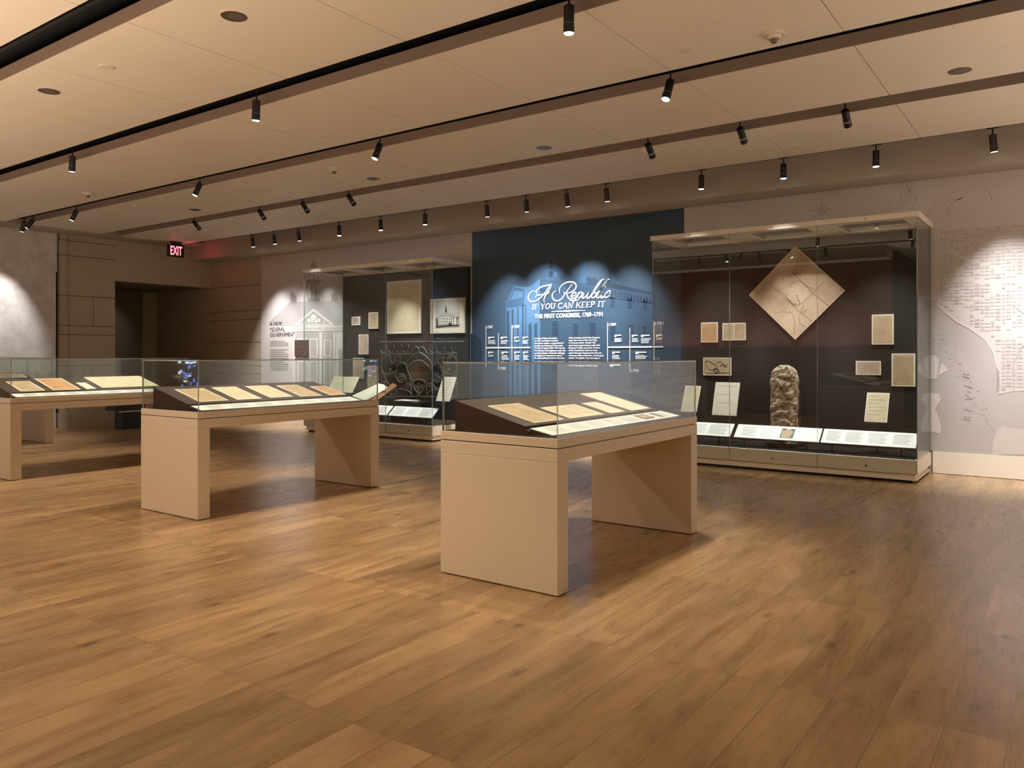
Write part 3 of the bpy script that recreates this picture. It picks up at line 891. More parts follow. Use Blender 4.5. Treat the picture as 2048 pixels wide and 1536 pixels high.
for pts, wd in (([(760, 470), (1060, 765), (1300, 965)], .006), ([(440, 640), (700, 900), (1050, 1190)], .005), ([(1040, 330), (840, 520)], .005), ([(1240, 600), (1000, 840), (860, 960)], .005),
                ([(740, 700), (760, 640), (850, 600), (950, 650), (1000, 690), (1100, 720)], .005), ([(560, 720), (700, 860), (800, 960), (870, 930), (820, 800)], .006), ([(700, 860), (760, 930), (830, 940)], .008),
                ([(720, 1040), (790, 1120), (800, 1250), (790, 1370)], .005), ([(500, 1080), (620, 1050), (740, 1070)], .004), ([(860, 1120), (880, 1220), (960, 1280)], .005), ([(980, 1020), (920, 1060), (900, 1030), (930, 960)], .005)):
    s_ = smooth([zd(*p) for p in pts], 5)
    mb.ribbon([(p.x, p.z) for p in s_], wd * 1.3, 'mapink', Yd - .002)
mb.build('map_face', o)

# small papers and frames in the charcoal case
G2 = 'papers mounted on the charcoal back panel'
wall_sheet('tiny square print at the left of the charcoal case', (703, 633.2, 720, 650.2), 'pinky', margin=.022, lines=3, group=G2)
wall_sheet('small upright letter right of the tiny square print', (737, 624.7, 756, 657.3), 'tan', margin=.02, group=G2)
wall_sheet('upright letter below the tiny square print', (717.2, 669, 736.8, 708.6), 'pinky', margin=.012, group=G2)
wall_sheet('upright brown page low behind the table glass in the charcoal case', (735, 731.5, 755.2, 775), 'tan', margin=.01, group=G2)
wall_sheet('pale page low at the left behind the table glass in the charcoal case', (706, 716, 727, 757), 'pinky', margin=.01, group=G2)  # no real page: stands for a bright reflection in the table glass
wall_sheet('largest framed document, tall and cream, in the charcoal case', (773.6, 561, 841.7, 667), 'cream', name='framed_document', margin=.05, th=.03, lines=0)
o = wall_sheet('white framed photograph of an old building with a cupola', (860.5, 596.5, 929.3, 666.5), 'pale', name='framed_photograph', cat='framed picture', margin=.012, th=.03, lines=0)
Y = PY - .0355


def ze(x, y, dy=0.0): return onY(600 + x * .17578, 480 + y * .17578, Y - dy)


def polyW(mb, f, pts, m, dy=0.0):
    mb.poly([f(x, y, dy) for x, y in pts], m)


mb = MB()
polyW(mb, ze, [(1545, 690), (1812, 680), (1812, 990), (1545, 1000)], 'photo')
polyW(mb, ze, [(1580, 880), (1690, 835), (1750, 840), (1775, 890), (1775, 975), (1580, 980)], 'mount', .001)
polyW(mb, ze, [(1568, 882), (1620, 835), (1690, 822), (1750, 838), (1778, 892), (1690, 880)], 'greytext', .002)
polyW(mb, ze, [(1545, 975), (1812, 962), (1812, 978), (1680, 985), (1545, 998)], 'blacktext', .002)
polyW(mb, ze, [(1650, 825), (1652, 780), (1660, 735), (1668, 780), (1672, 825)], 'blacktext', .002)
for r_ in range(3):
    for c_ in range(8):
        x = 1588 + c_ * 22; y = 888 + r_ * 30
        polyW(mb, ze, [(x, y), (x + 10, y), (x + 10, y + 20), (x, y + 20)], 'blacktext', .003)
polyW(mb, ze, [(1690, 980), (1690, 950), (1705, 935), (1725, 950), (1725, 980)], 'blacktext', .004)
polyW(mb, ze, [(1545, 985), (1545, 900), (1560, 880), (1572, 920), (1575, 985)], 'inkdark', .003)
polyW(mb, ze, [(1785, 965), (1780, 885), (1800, 870), (1808, 890), (1790, 900), (1790, 965)], 'inkdark', .003)
mb.build('photograph', o)


# leaning pages on stands
def leaning(label, tl, bl, tr, br, yb, page, stand=True, rail=False, **kw):
    b0 = onY(bl[0], bl[1], yb); b1 = onY(br[0], br[1], yb)
    X0, X1 = b0.x, b1.x; zb = (b0.z + b1.z) / 2
    t0 = onX(tl[0], tl[1], X0); t1 = onX(tr[0], tr[1], X1)
    yt = (t0.y + t1.y) / 2; zt = (t0.z + t1.z) / 2
    yt = min(max(yt, yb + .05), WALL_Y - .16)
    n = Vector((0, -(zt - zb), (yt - yb))).normalized()
    c = [(X0, yt, zt), (X1, yt, zt), (X1, yb, zb), (X0, yb, zb)]
    o = sheet('document', label, 'document', c, n, page, th=.01, group='pages leaning on stands in the wall cases', **kw)
    if stand:
        xm = (X0 + X1) / 2; ym = yb + .05; back = Vector((xm, (yb * .6 + yt * .4), zb + .4 * (zt - zb))) - n * .012
        mb = MB().tube([(xm, ym + .03, .272), (xm, ym + .03, zb - .03), tuple(back)], .006, 'black', 8)
        mb.box(xm - .11, xm + .11, ym - .04, ym + .11, .2685, .276, 'black')
        mb.build('stand', o)
    if rail:
        MB().box(X0, X1, yb - .014, yb + .004, zb - .014, zb - .001, 'can').build('holding_rail', o)
    return o


s7 = lambda x, y: (1280 + x * .3776, 400 + y * .3776)
leaning('leaning cream page behind the right front table glass, in the brown case', s7(237, 983), s7(216, 1119), s7(327, 985), s7(299, 1122), 10.2, 'cream', lines=3)
leaning('leaning cream page with a faint drawing, left of the stone in the brown case', s7(403, 965), s7(380, 1139), s7(528, 967), s7(510, 1142), 10.2, 'pale', lines=3)
leaning('leaning cream page on a stand in the right bay of the brown case', s7(1203, 1020), s7(1187, 1173), s7(1323, 1022), s7(1308, 1178), 10.2, 'cream', rail=True, lines=6)
s8 = lambda x, y: (600 + x * .1465, 700 + y * .1465)
leaning('leaning folded sheet behind the far end of the middle table', s8(470, 365), s8(372, 575), s8(810, 365), s8(712, 577), 10.22, 'cream', lines=0, foldx=.5)
s9 = lambda x, y: (740 + x * .1302, 650 + y * .1302)
leaning('leaning page at the right end of the charcoal case, crossed by the table glass', s9(1130, 795), s9(1010, 1165), s9(1316, 800), s9(1218, 1176), 10.1, 'pale', lines=7)


# tilted caption panels on pegs
def caption(x0, x1, label, blocks, green=False):
    yf, yb_, zf, zb = 9.95, 10.13, .383, .535
    e = thing('caption_panel', ((x0 + x1) / 2, 10.04, .268), label, 'caption panel', 'tilted white caption panels in the wall cases')
    n = Vector((0, -(zb - zf), yb_ - yf)).normalized()
    c = [Vector((x0, yb_, zb)), Vector((x1, yb_, zb)), Vector((x1, yf, zf)), Vector((x0, yf, zf))]
    mb = MB().slab(c, n, .012, 'label')

    def P(s, t, h=.0015): return c[0].lerp(c[1], s).lerp(c[3].lerp(c[2], s), t) + n * h
    for a, b in blocks:
        for r_ in range(7):
            t = .14 + r_ * .105
            e_ = b - (.03 if r_ % 3 == 2 else 0)
            mb.poly([P(a, t), P(e_, t), P(e_, t + .055), P(a, t + .055)], 'labeltext')
    mb.build('face', e)
    if green:
        mb = MB().poly([P(.545, .16, .002), P(.70, .16, .002), P(.70, .86, .002), P(.545, .86, .002)], 'green')
        mb.poly([P(.555, .17, .003), P(.67, .17, .003), P(.68, .45, .003), P(.66, .84, .003), P(.57, .84, .003), P(.555, .5, .003)], 'tan')
        mb.poly([P(.55, .17, .004), P(.60, .17, .004), P(.60, .27, .004), P(.55, .27, .004)], 'blacktext'); mb.poly([P(.655, .17, .004), P(.69, .17, .004), P(.69, .27, .004), P(.655, .27, .004)], 'blacktext')
        mb.build('colour_map', e)
    MB().slab([p - n * .013 for p in c], n, .012, 'black').build('tray', e)
    for x in (x0 + .12, x1 - .16):
        MB().box(x, x + .016, yf + .02, yf + .036, .268, .385, 'black').build('peg', e)


caption(-4.62, -3.66, 'caption panel in the left bay of the brown case', [(.04, .2), (.25, .4), (.45, .62), (.67, .92)])
caption(-3.61, -2.55, 'caption panel with a small green and tan picture below the stone', [(.08, .26), (.31, .5)], True)
caption(-2.53, -1.49, 'caption panel in the right bay of the brown case', [(.05, .2), (.26, .44), (.5, .7), (.76, .94)])
caption(-11.80, -10.92, 'caption panel at the left of the charcoal case, mostly hidden', [(.08, .45), (.55, .9)])
caption(-10.88, -9.86, 'caption panel in the middle bay of the charcoal case', [(.08, .3), (.4, .6), (.7, .9)])
caption(-9.82, -8.80, 'caption panel in the right bay of the charcoal case', [(.05, .3), (.38, .6), (.68, .9)])

# stone pillar on its disc
e = thing('stone_marker', (-3.08, 10.36, .268), 'rough brown stone pillar with a rounded top standing in the brown case', 'stone')
MB().cyl((-3.08, 10.36, .268), (0, 0, 1), .25, .25, .045, 'black', 40).build('base_disc', e)
mb = MB(); mi = mb.mi('rock'); rr = random.Random(3); NS, NR = 44, 46
for j in range(NR + 1):
    t = j / NR; z = .313 + t * 1.0
    k = 1.0
    if z > 1.13: k = math.sqrt(max(0, 1 - ((z - 1.13) / .19) ** 2)); k = max(k, .08)
    for i in range(NS):
        a = 2 * math.pi * i / NS
        cx, sy = math.cos(a), math.sin(a)
        r_ = (abs(cx) ** 3.2 + abs(sy) ** 3.2) ** (-1 / 3.2)
        x = .172 * r_ * cx * k; y = .11 * r_ * sy * (k ** .45)
        from mathutils import noise as nz
        p = Vector((x, y, z)); d = (nz.noise(p * 14) * .014 + nz.noise(p * 34) * .009)
        q = Vector((cx, sy, 0)) * d
        mb.v.append((-3.08 + x + q.x, 10.36 + y + q.y, z + (nz.noise(p * 9) * .006 if 0 < j else 0)))
for j in range(NR):
    for i in range(NS):
        q = (i + 1) % NS
        mb.f.append((j * NS + i, j * NS + q, (j + 1) * NS + q, (j + 1) * NS + i)); mb.m.append(mi)
mb.f.append(tuple(NR * NS + i for i in range(NS))); mb.m.append(mi)
mb.f.append(tuple(NS - 1 - i for i in range(NS))); mb.m.append(mi)
mb.build('stone', e)
MB().box(-2.90, -2.885, 10.36, 10.40, .30, .95, 'can').build('support_bar', e)

# open book and flat sheet in the charcoal case
e = thing('open_book', (-10.55, 10.1, .6), 'open book with white pages and a brown cover on a cradle, behind the middle table', 'book')
YB = 10.36
pg = [s8(770, 600), s8(980, 460), s8(1150, 520), s8(960, 680)]
a, b, c_, d_ = [onY(u, v, YB) for u, v in pg]
MB().slab([(a.x, YB - .12, a.z - .03), (b.x, YB + .18, b.z), (b.x + .12, YB + .18, b.z - .02), (d_.x, YB - .12, d_.z - .02)], (0, -.5, .8), .03, 'pale').build('left_pages', e)
MB().slab([(d_.x - .02, YB - .10, d_.z - .02), (b.x + .10, YB + .18, b.z - .01), (c_.x, YB + .12, c_.z), (c_.x, YB, c_.z - .03)], (-.3, -.5, .8), .02, 'pale').build('right_pages', e)
cv = [onY(*s8(1270, 450), YB + .12), onY(*s8(1325, 485), YB + .12), onY(*s8(1030, 705), YB - .12), onY(*s8(950, 690), YB - .12)]
MB().slab(cv, (.3, -.8, .3), .02, 'leather').build('cover', e)
MB().box(d_.x - .12, d_.x + .12, YB - .08, YB + .06, .268, d_.z - .06, 'black').build('cradle', e)
fl = [onZ(*s9(280, 1160), .66), onZ(*s9(470, 1095), .66), onZ(*s9(730, 1102), .66), onZ(*s9(525, 1165), .66)]
zz = [p.y for p in fl]
x0, x1 = min(p.x for p in fl), max(p.x for p in fl)
e = thing('riser_block', (-9.75, 10.35, .268), 'low black display block under the flat sheet in the charcoal case', 'display block')
MB().box(-9.98, -9.25, 10.18, 10.5, .268, .618, 'black').build('block', e)
sheet('document', 'pale sheet lying flat on the black block in front of the railing', 'document', [(-9.97, 10.49, .632), (-9.55, 10.49, .632), (-9.62, 10.25, .628), (-9.97, 10.25, .628)], (0, 0, 1), 'pale', th=.008, lines=3)
o = MB().box(-9.50, -9.36, 10.19, 10.25, .619, .625, 'label').build('name_card'); tag(o, 'tiny white card on the black block in front of the railing', 'card')

# wrought iron railing
RY = 10.60
e = thing('iron_railing', (-9.6, RY, .268), 'ornate wrought iron balcony railing with a shell in its centre', 'railing')


def zr(p, dy=0.0):
    q = onY(740 + p[0] * .1302, 650 + p[1] * .1302, RY + dy); return (q.x, q.y, q.z)


def mirror(p): return (1512 - p[0], p[1] - (p[0] - 756) * 0.0)


MB().tube([zr((165, 262)), zr((1445, 258))], .013, 'iron', 8).build('top_rail', e)
mb = MB()
r2 = [(165, 435), (590, 445), (650, 400), (690, 345), (730, 340), (755, 380)]
mb.tube(smooth([zr(p) for p in r2]), .011, 'iron'); mb.tube(smooth([zr(mirror(p)) for p in r2]), .011, 'iron'); mb.build('middle_rail', e)
mb = MB()
for x in (205, 320, 440, 545):
    for f in (lambda p: p, mirror):
        pts = [f((x + 50 * math.sin(t), 345 + 78 * (1 - math.cos(t)) / 2 * 1.0 + 0)) for t in [0, .5, 1.0, 1.57]]
        arc = [f((x + 55 * math.cos(t) , 350 + 70 * math.sin(t))) for t in [-.9, -.4, .1, .6, 1.1, 1.6, 2.1, 2.5]]
        mb.tube(smooth([zr(p) for p in arc], 4), .007, 'iron')
mb.build('c_scrolls', e)
sh = [(750, 415), (650, 480), (580, 560), (565, 650), (600, 750), (650, 850), (665, 930), (700, 1000), (745, 1050)]
mb = MB()
mb.tube(smooth([zr(p) for p in sh]), .012, 'iron'); mb.tube(smooth([zr(mirror(p)) for p in sh]), .012, 'iron')
mb.tube(smooth([zr(p) for p in [(580, 670), (640, 600), (700, 555), (756, 546), (812, 555), (872, 600), (932, 670)]]), .010, 'iron')
mb.tube(smooth([zr(p) for p in [(655, 910), (690, 855), (756, 835), (822, 855), (857, 910)]]), .010, 'iron')
mb.build('shell_frame', e)
mb = MB()
for i in range(15):
    t = -1 + 2 * i / 14
    mb.tube([zr((756 + 70 * t, 850 + 12 * t * t)), zr((756 + 150 * t, 565 + 95 * t * t))], .0045, 'brass', 5)
for i in range(15):
    t = -1 + 2 * i / 14
    mb.tube([zr((756 + 160 * t, 520 + 95 * t * t)), zr((756 + 148 * t, 565 + 95 * t * t - 15))], .008, 'iron', 5)
mb.build('shell_ribs', e)
mb = MB()


def spiral(cx, cy, r, turns, s=1, a0=0.0, dirn=1):
    return [(cx + r * (1 - t * .86) * math.cos(a0 + dirn * t * turns * 6.283) * s, cy + r * (1 - t * .86) * math.sin(a0 + dirn * t * turns * 6.283)) for t in [i / 26 for i in range(27)]]


paths = [[(300, 450), (215, 480), (182, 580), (200, 720), (250, 850), (300, 915)], [(215, 475), (280, 455), (318, 500), (325, 555), (350, 590), (375, 570)], [(405, 450), (460, 470), (465, 560), (415, 640), (400, 760), (425, 850), (470, 885)],
         [(462, 575), (525, 580), (575, 655)], [(350, 982), (500, 988), (600, 1020), (640, 1080)], [(548, 775), (558, 870), (520, 950), (430, 985)], [(600, 800), (625, 870), (640, 960), (640, 1070)],
         [(180, 700), (230, 760), (330, 735), (420, 700)], [(560, 900), (600, 890), (625, 930)], [(180, 440), (176, 700), (180, 1090)], [(180, 1090), (300, 1110), (500, 1100), (745, 1100)]]
for f in (lambda p: p, mirror):
    for p in paths: mb.tube(smooth([zr(f(q)) for q in p], 5), .009, 'iron')
    mb.tube([zr(f(q)) for q in spiral(480, 825, 72, 1.9, a0=-1.9)], .009, 'iron')
    mb.tube([zr(f(q)) for q in spiral(380, 1045, 62, 1.3, a0=2.2)], .008, 'iron')
    mb.tube([zr(f(q)) for q in spiral(590, 935, 34, 1.2, a0=2.2)], .007, 'iron')
    mb.tube([zr(f(q)) for q in spiral(400, 510, 40, 1.3, a0=1.2)], .007, 'iron')
    mb.tube([zr(f(q)) for q in spiral(215, 900, 50, 1.5, a0=0)], .007, 'iron')
    mb.tube([zr(f(q)) for q in spiral(285, 500, 36, 1.2, a0=3)], .007, 'iron')
    mb.tube([zr(f(q)) for q in spiral(310, 690, 30, 1.2, a0=3)], .007, 'iron')
mb.build('scrollwork', e)
mb = MB()
mb.tube([zr((745, 885)), zr((742, 1060))], .009, 'iron')
for s_ in (-1, 1):
    mb.tube(smooth([zr((743 + s_ * a_, b_)) for a_, b_ in ((0, 1010), (25, 950), (50, 920), (66, 945), (50, 965))]), .007, 'iron')
mb.cyl(zr((742, 1065), -.02), (0, 1, 0), .022, .022, .04, 'iron', 12)
mb.build('palmette', e)

# ------------------------------------------------------------------ murals on the back wall
WY = WALL_Y - .002


def zf(x, y, d=0.0): return onY(520 + x * .1497, 500 + y * .1497, WY - .012 - d)


o = MB().box(-14.52, -8.62, WY - .012, WY, .276, 3.592, 'mural').build('pale_mural')
tag(o, 'pale grey wall mural of a columned hall with a cupola, left of the blue panel', 'mural')
mb = MB()
F = lambda pts, m, d: mb.poly([zf(x, y, d) for x, y in pts], m)
F([(120, 965), (330, 760), (405, 692), (1035, 680), (1140, 755), (1330, 900), (1330, 1000), (120, 1015)], 'mural_d1', .002)
F([(410, 700), (408, 570), (450, 565), (456, 598), (485, 612), (487, 700)], 'mural_d2', .003)
F([(955, 690), (952, 588), (983, 578), (985, 545), (1035, 543), (1037, 690)], 'mural_d2', .003)
F([(640, 690), (642, 470), (620, 440), (622, 395), (815, 390), (812, 435), (795, 465), (797, 690)], 'mural_d2', .003)
F([(652, 455), (676, 455), (676, 645), (652, 648)], 'mural_l', .004); F([(766, 452), (788, 450), (790, 640), (768, 642)], 'mural_l', .004)
F([(690, 655), (690, 490), (718, 452), (748, 488), (748, 652)], 'mural_d1', .0045)
F([(655, 385), (655, 300), (782, 296), (782, 380)], 'mural_d1', .003); F([(675, 380), (675, 312), (700, 312), (700, 380)], 'mural_l', .004); F([(740, 378), (740, 310), (765, 309), (765, 376)], 'mural_l', .004)
F([(670, 240), (688, 172), (716, 138), (744, 170), (764, 236)], 'mural_d2', .003); F([(645, 262), (668, 240), (766, 236), (790, 256), (790, 296), (645, 300)], 'mural_d1', .0025)
F([(712, 142), (716, 70), (721, 142)], 'mural_d2', .003)
F([(445, 1008), (715, 783), (1000, 1004)], 'mural_l', .004); F([(505, 990), (715, 815), (935, 987)], 'mural_d1', .005)
for cx0, cy0, r_ in ((715, 900, 34), (655, 940, 26), (780, 940, 26), (690, 955, 18), (745, 955, 18), (600, 970, 12), (850, 965, 12)):
    mb.poly([zf(cx0 + r_ * math.cos(a) * (1 + .25 * (i % 2)), cy0 + r_ * math.sin(a) * (1 + .25 * (i % 2)), .006) for i, a in enumerate([k * math.pi / 5 for k in range(10)])], 'mural_l')
F([(120, 1018), (1330, 1003), (1330, 1085), (120, 1095)], 'mural_l', .003)
for i in range(34):
    x = 440 + i * 27
    F([(x, 1030), (x + 13, 1030), (x + 13, 1068), (x, 1068)], 'mural_d1', .004)
F([(430, 1084), (1330, 1078), (1330, 1090), (430, 1096)], 'mural_d1', .004)
F([(470, 1110), (790, 1106), (790, 1800), (470, 1800)], 'mural_d1', .0032); F([(830, 1106), (975, 1104), (975, 1800), (830, 1800)], 'mural_d1', .0032)
F([(1010, 1100), (1330, 1098), (1330, 1800), (1010, 1800)], 'mural_l', .0032); F([(1050, 1330), (1330, 1330), (1330, 1800), (1050, 1800)], 'mural_d1', .004)
for x0_, x1_ in ((440, 470), (795, 828), (978, 1004)):
    F([(x0_, 1095), (x1_, 1095), (x1_, 1800), (x0_, 1800)], 'mural_l', .005)
for x0_, x1_, y0_, y1_ in ((500, 640, 1180, 1430), (660, 770, 1180, 1430), (500, 640, 1480, 1780), (660, 770, 1480, 1780), (850, 950, 1200, 1420), (850, 950, 1480, 1780)):
    F([(x0_, y0_), (x1_, y0_), (x1_, y1_), (x0_, y1_)], 'mural_l', .0045)
    F([(x0_ + 14, y0_ + 14), (x1_ - 14, y0_ + 14), (x1_ - 14, y1_ - 14), (x0_ + 14, y1_ - 14)], 'mural_d1', .0055)
mb.build('hall_drawing', o)
mb = MB(); YT = WY - .020


def tx(txt, u0, u1, vb, cappx, m, f=zf, **kw):
    a = onY(u0, vb, YT); b = onY(u1, vb, YT); um = (u0 + u1) / 2
    z0 = onY(um, vb, YT).z; z1 = onY(um, vb - cappx, YT).z
    put_text(mb, txt, a.x, b.x, z0, z1 - z0, YT, m, **kw)


for t_, x0_, x1_, y0_, y1_ in (('A NEW', 133, 287, 958, 1005), ('FEDERAL', 133, 330, 1032, 1083), ('GOVERNMENT', 133, 464, 1103, 1153)):
    tx(t_, 520 + x0_ * .1497, 520 + x1_ * .1497, 500 + y1_ * .1497, (y1_ - y0_) * .1497, 'blacktext')
for i in range(16):
    y = 1210 + i * 27
    e_ = 375 if i % 5 else 330
    if i % 6 == 3: continue
    F2 = [zf(133, y, .009), zf(e_, y, .009), zf(e_, y + 9, .009), zf(133, y + 9, .009)]; mb.poly(F2, 'greytext')
mb.build('lettering', o)
a = zf(475, 1205, 0); b = zf(655, 1420, 0)
o = MB().box(a.x, b.x, WY - .04, WY - .021, b.z, a.z, 'painting').build('picture_board'); tag(o, 'small dark brown painting reproduction on the pale mural', 'picture')

# blue panel
o = MB().box(-8.616, -4.66, WY - .016, WY, .276, 3.592, 'navy').build('blue_panel')
tag(o, 'tall navy blue title panel with a dim building and white lettering', 'sign')


def zb8(x, y, d=0.0): return onY(940 + x * .21484, 400 + y * .21484, WY - .016 - d)


mb = MB(); F = lambda pts, m, d: mb.poly([zb8(x, y, d) for x, y in pts], m)
F([(655, 740), (1010, 770), (1300, 800), (1690, 880), (1735, 890), (1735, 1900), (655, 1900)], 'b_wing', .001)
F([(330, 1900), (335, 960), (410, 797), (520, 812), (560, 800), (650, 735), (657, 1900)], 'b_light', .0015)
F([(352, 952), (412, 812), (505, 832), (505, 965), (440, 960)], 'b_mid', .002); F([(372, 938), (415, 838), (492, 850), (492, 905)], 'b_light', .0025)
F([(340, 965), (350, 950), (510, 962), (510, 985), (340, 1000)], 'b_mid', .003)
for x0_, x1_ in ((340, 366), (388, 405), (440, 452), (484, 500), (515, 524)):
    F([(x0_, 1035 - (x0_ - 340) * .35), (x1_, 1030 - (x0_ - 340) * .35), (x1_, 1900), (x0_, 1900)], 'b_wing', .003)
F([(700, 742), (700, 690), (688, 650), (705, 640), (708, 565), (735, 545), (770, 430), (775, 420), (782, 430), (812, 545), (828, 580), (830, 625), (842, 650), (835, 740)], 'b_mid', .0008)
F([(735, 640), (735, 590), (752, 575), (770, 590), (770, 640)], 'b_dark', .003); F([(735, 715), (735, 665), (768, 665), (768, 715)], 'b_dark', .003); F([(785, 712), (785, 665), (810, 668), (810, 712)], 'b_light', .003)
F([(840, 745), (845, 715), (930, 670), (1008, 690), (1008, 770)], 'b_wing', .0009)
F([(1030, 770), (1030, 505), (1083, 505), (1083, 775)], 'b_mid', .0012); F([(1025, 520), (1025, 503), (1088, 503), (1088, 520)], 'b_dark', .0016)
F([(1294, 800), (1294, 622), (1308, 622), (1308, 802)], 'b_dark', .0012); F([(1148, 760), (1150, 715), (1170, 715), (1170, 765)], 'b_dark', .0008)
F([(1083, 712), (1300, 768), (1690, 858), (1735, 868), (1735, 880), (1083, 790)], 'b_dark', .0014)
for i in range(36):
    x = 668 + i * 29.5; y = 745 + (i * 29.5) * .125 + (0 if x < 1300 else (x - 1300) * .06)
    if x > 1725: break
    F([(x, y + 15), (x + 14, y + 17), (x + 14, y + 70), (x, y + 68)], 'b_mid' if x < 900 else 'b_dark', .003)
F([(655, 830), (1300, 905), (1735, 960), (1735, 968), (1300, 915), (655, 842)], 'b_dark', .003)
for x0_, y0_, x1_, y1_ in ((1305, 920, 1347, 1000), (1465, 922, 1507, 1006), (1612, 935, 1645, 1022), (1115, 1145, 1165, 1260), (1470, 1165, 1520, 1310), (1605, 1175, 1640, 1300), (765, 1130, 822, 1260), (1115, 1330, 1165, 1560), (765, 1350, 822, 1600), (1310, 1170, 1350, 1300), (960, 1150, 1005, 1260)):
    F([(x0_, y0_), (x1_, y0_), (x1_, y1_), (x0_, y1_)], 'b_dark', .003); F([(x0_ - 4, y0_ - 14), (x1_ + 4, y0_ - 14), (x1_ + 4, y0_ - 4), (x0_ - 4, y0_ - 4)], 'b_mid', .003)
for x0_ in (545, 598):
    F([(x0_, 1900), (x0_, 1160), (x0_ + 28, 1140), (x0_ + 28, 1900)], 'b_wing', .003)
F([(0, 1900), (0, 1240), (60, 1262), (110, 1320), (115, 1900)], 'b_dark', .002)
mb.build('building_drawing', o)

mb = MB(); YT = WY - .024


def zt6(x, y): q = onY(1040 + x * .09766, 540 + y * .09766, YT); return Vector((q.x, q.z, 0))


SCRIPT = [
    [(315, 432), (250, 435), (192, 488), (168, 560), (190, 620), (260, 648), (340, 625), (420, 568), (500, 480), (570, 380), (630, 298)],
    [(345, 492), (333, 440), (375, 385), (450, 340), (540, 318), (650, 288)],
    [(645, 292), (600, 400), (545, 480), (505, 560), (490, 620), (508, 665)],
    [(315, 565), (345, 525), (440, 505), (540, 492), (605, 450)],
    [(745, 428), (690, 450), (660, 510), (672, 580), (722, 625), (790, 628), (860, 580), (930, 480), (1000, 380), (1072, 288)],
    [(818, 475), (805, 400), (850, 320), (940, 260), (1040, 245), (1120, 265), (1150, 330), (1120, 400), (1050, 450), (960, 477), (885, 460)],
    [(955, 477), (970, 530), (1010, 590), (1070, 625), (1150, 622), (1215, 600)],
    [(1060, 542), (1120, 520), (1150, 480), (1120, 458), (1075, 490), (1052, 550), (1080, 582), (1130, 562), (1172, 515), (1205, 455)],
    [(1210, 450), (1180, 520), (1120, 612), (1080, 692)],
    [(1170, 535), (1230, 460), (1272, 462), (1250, 530), (1205, 568), (1188, 560)], [(1205, 570), (1250, 550), (1320, 452)],
    [(1320, 450), (1290, 520), (1285, 572), (1335, 552), (1410, 448)], [(1412, 445), (1375, 530), (1382, 578), (1432, 545), (1520, 430), (1620, 290), (1680, 205), (1722, 190)],
    [(1700, 195), (1640, 225), (1560, 340), (1480, 490), (1465, 545), (1490, 570), (1540, 540), (1562, 482), (1530, 458), (1500, 490)],
    [(1560, 490), (1640, 400), (1720, 290), (1790, 205), (1843, 188)], [(1820, 190), (1760, 230), (1680, 340), (1600, 470), (1572, 545), (1600, 572), (1650, 530), (1692, 448)],
    [(1692, 448), (1662, 525), (1672, 572), (1720, 535), (1765, 475)], [(1745, 330), (1752, 345)],
    [(1830, 492), (1850, 442), (1822, 425), (1762, 478), (1735, 532), (1758, 562), (1800, 548), (1835, 515)]]
for st_ in SCRIPT:
    q = smooth([zt6(*p) for p in st_], 6)
    n_ = len(q); mb.ribbon([(p.x, p.y) for p in q], [.009 + .012 * math.sin(math.pi * i / max(1, n_ - 1)) for i in range(n_)], 'white', YT)
# serif italic line
LET = {'I': (.30, [[(.15, 0), (.15, 1)]], [(.15, 0, .3), (.15, 1, .3)]), 'F': (.62, [[(.12, 0), (.12, 1)], [(.12, .97), (.58, .97)], [(.12, .5), (.45, .5)]], [(.12, 0, .3), (.58, .9, .04), (.1, 1, .2)]),
       'Y': (.72, [[(.05, 1), (.36, .48)], [(.67, 1), (.36, .48)], [(.36, .48), (.36, 0)]], [(.36, 0, .3), (.05, 1, .22), (.67, 1, .22)]),
       'O': (.80, [[(.40 + .34 * math.cos(t), .5 + .49 * math.sin(t)) for t in [k * math.pi / 10 for k in range(21)]]], []),
       'U': (.76, [[(.12, 1), (.12, .35), (.2, .08), (.38, .0), (.56, .08), (.64, .35), (.64, 1)]], [(.12, 1, .28), (.64, 1, .28)]),
       'C': (.74, [[(.70, .80), (.58, .96), (.38, 1), (.18, .9), (.08, .65), (.08, .35), (.18, .1), (.38, 0), (.58, .04), (.70, .2)]], [(.70, .86, .04)]),
       'A': (.76, [[(.05, 0), (.38, 1)], [(.38, 1), (.71, 0)], [(.18, .34), (.58, .34)]], [(.05, 0, .22), (.71, 0, .26)]),
       'N': (.82, [[(.12, 0), (.12, 1)], [(.12, 1), (.70, 0)], [(.70, 0), (.70, 1)]], [(.12, 0, .26), (.70, 1, .26), (.08, 1, .16)]),
       'K': (.80, [[(.12, 0), (.12, 1)], [(.14, .42), (.66, 1)], [(.30, .58), (.72, 0)]], [(.12, 0, .3), (.12, 1, .3), (.66, 1, .24), (.72, 0, .24)]),
       'E': (.64, [[(.12, 0), (.12, 1)], [(.12, .97), (.58, .97)], [(.12, .5), (.46, .5)], [(.12, .03), (.60, .03)]], [(.58, .9, .04), (.1, 1, .2), (.1, 0, .2)]),
       'P': (.66, [[(.12, 0), (.12, 1)], [(.12, .97), (.44, .97), (.58, .86), (.60, .72), (.56, .58), (.44, .48), (.12, .48)]], [(.12, 0, .3), (.1, 1, .2)]),
       'T': (.70, [[(.35, 0), (.35, 1)], [(.03, .97), (.67, .97)]], [(.35, 0, .3), (.05, .9, .04), (.66, .9, .04)])}
txt = 'IF YOU CAN KEEP IT'
tw = sum(LET[c][0] + .10 if c != ' ' else .38 for c in txt)
A_ = zt6(240, 808); B_ = zt6(1745, 748); hcap = zt6(1000, 668).y - zt6(1000, 778).y
sx = (B_.x - A_.x) / tw; x = 0
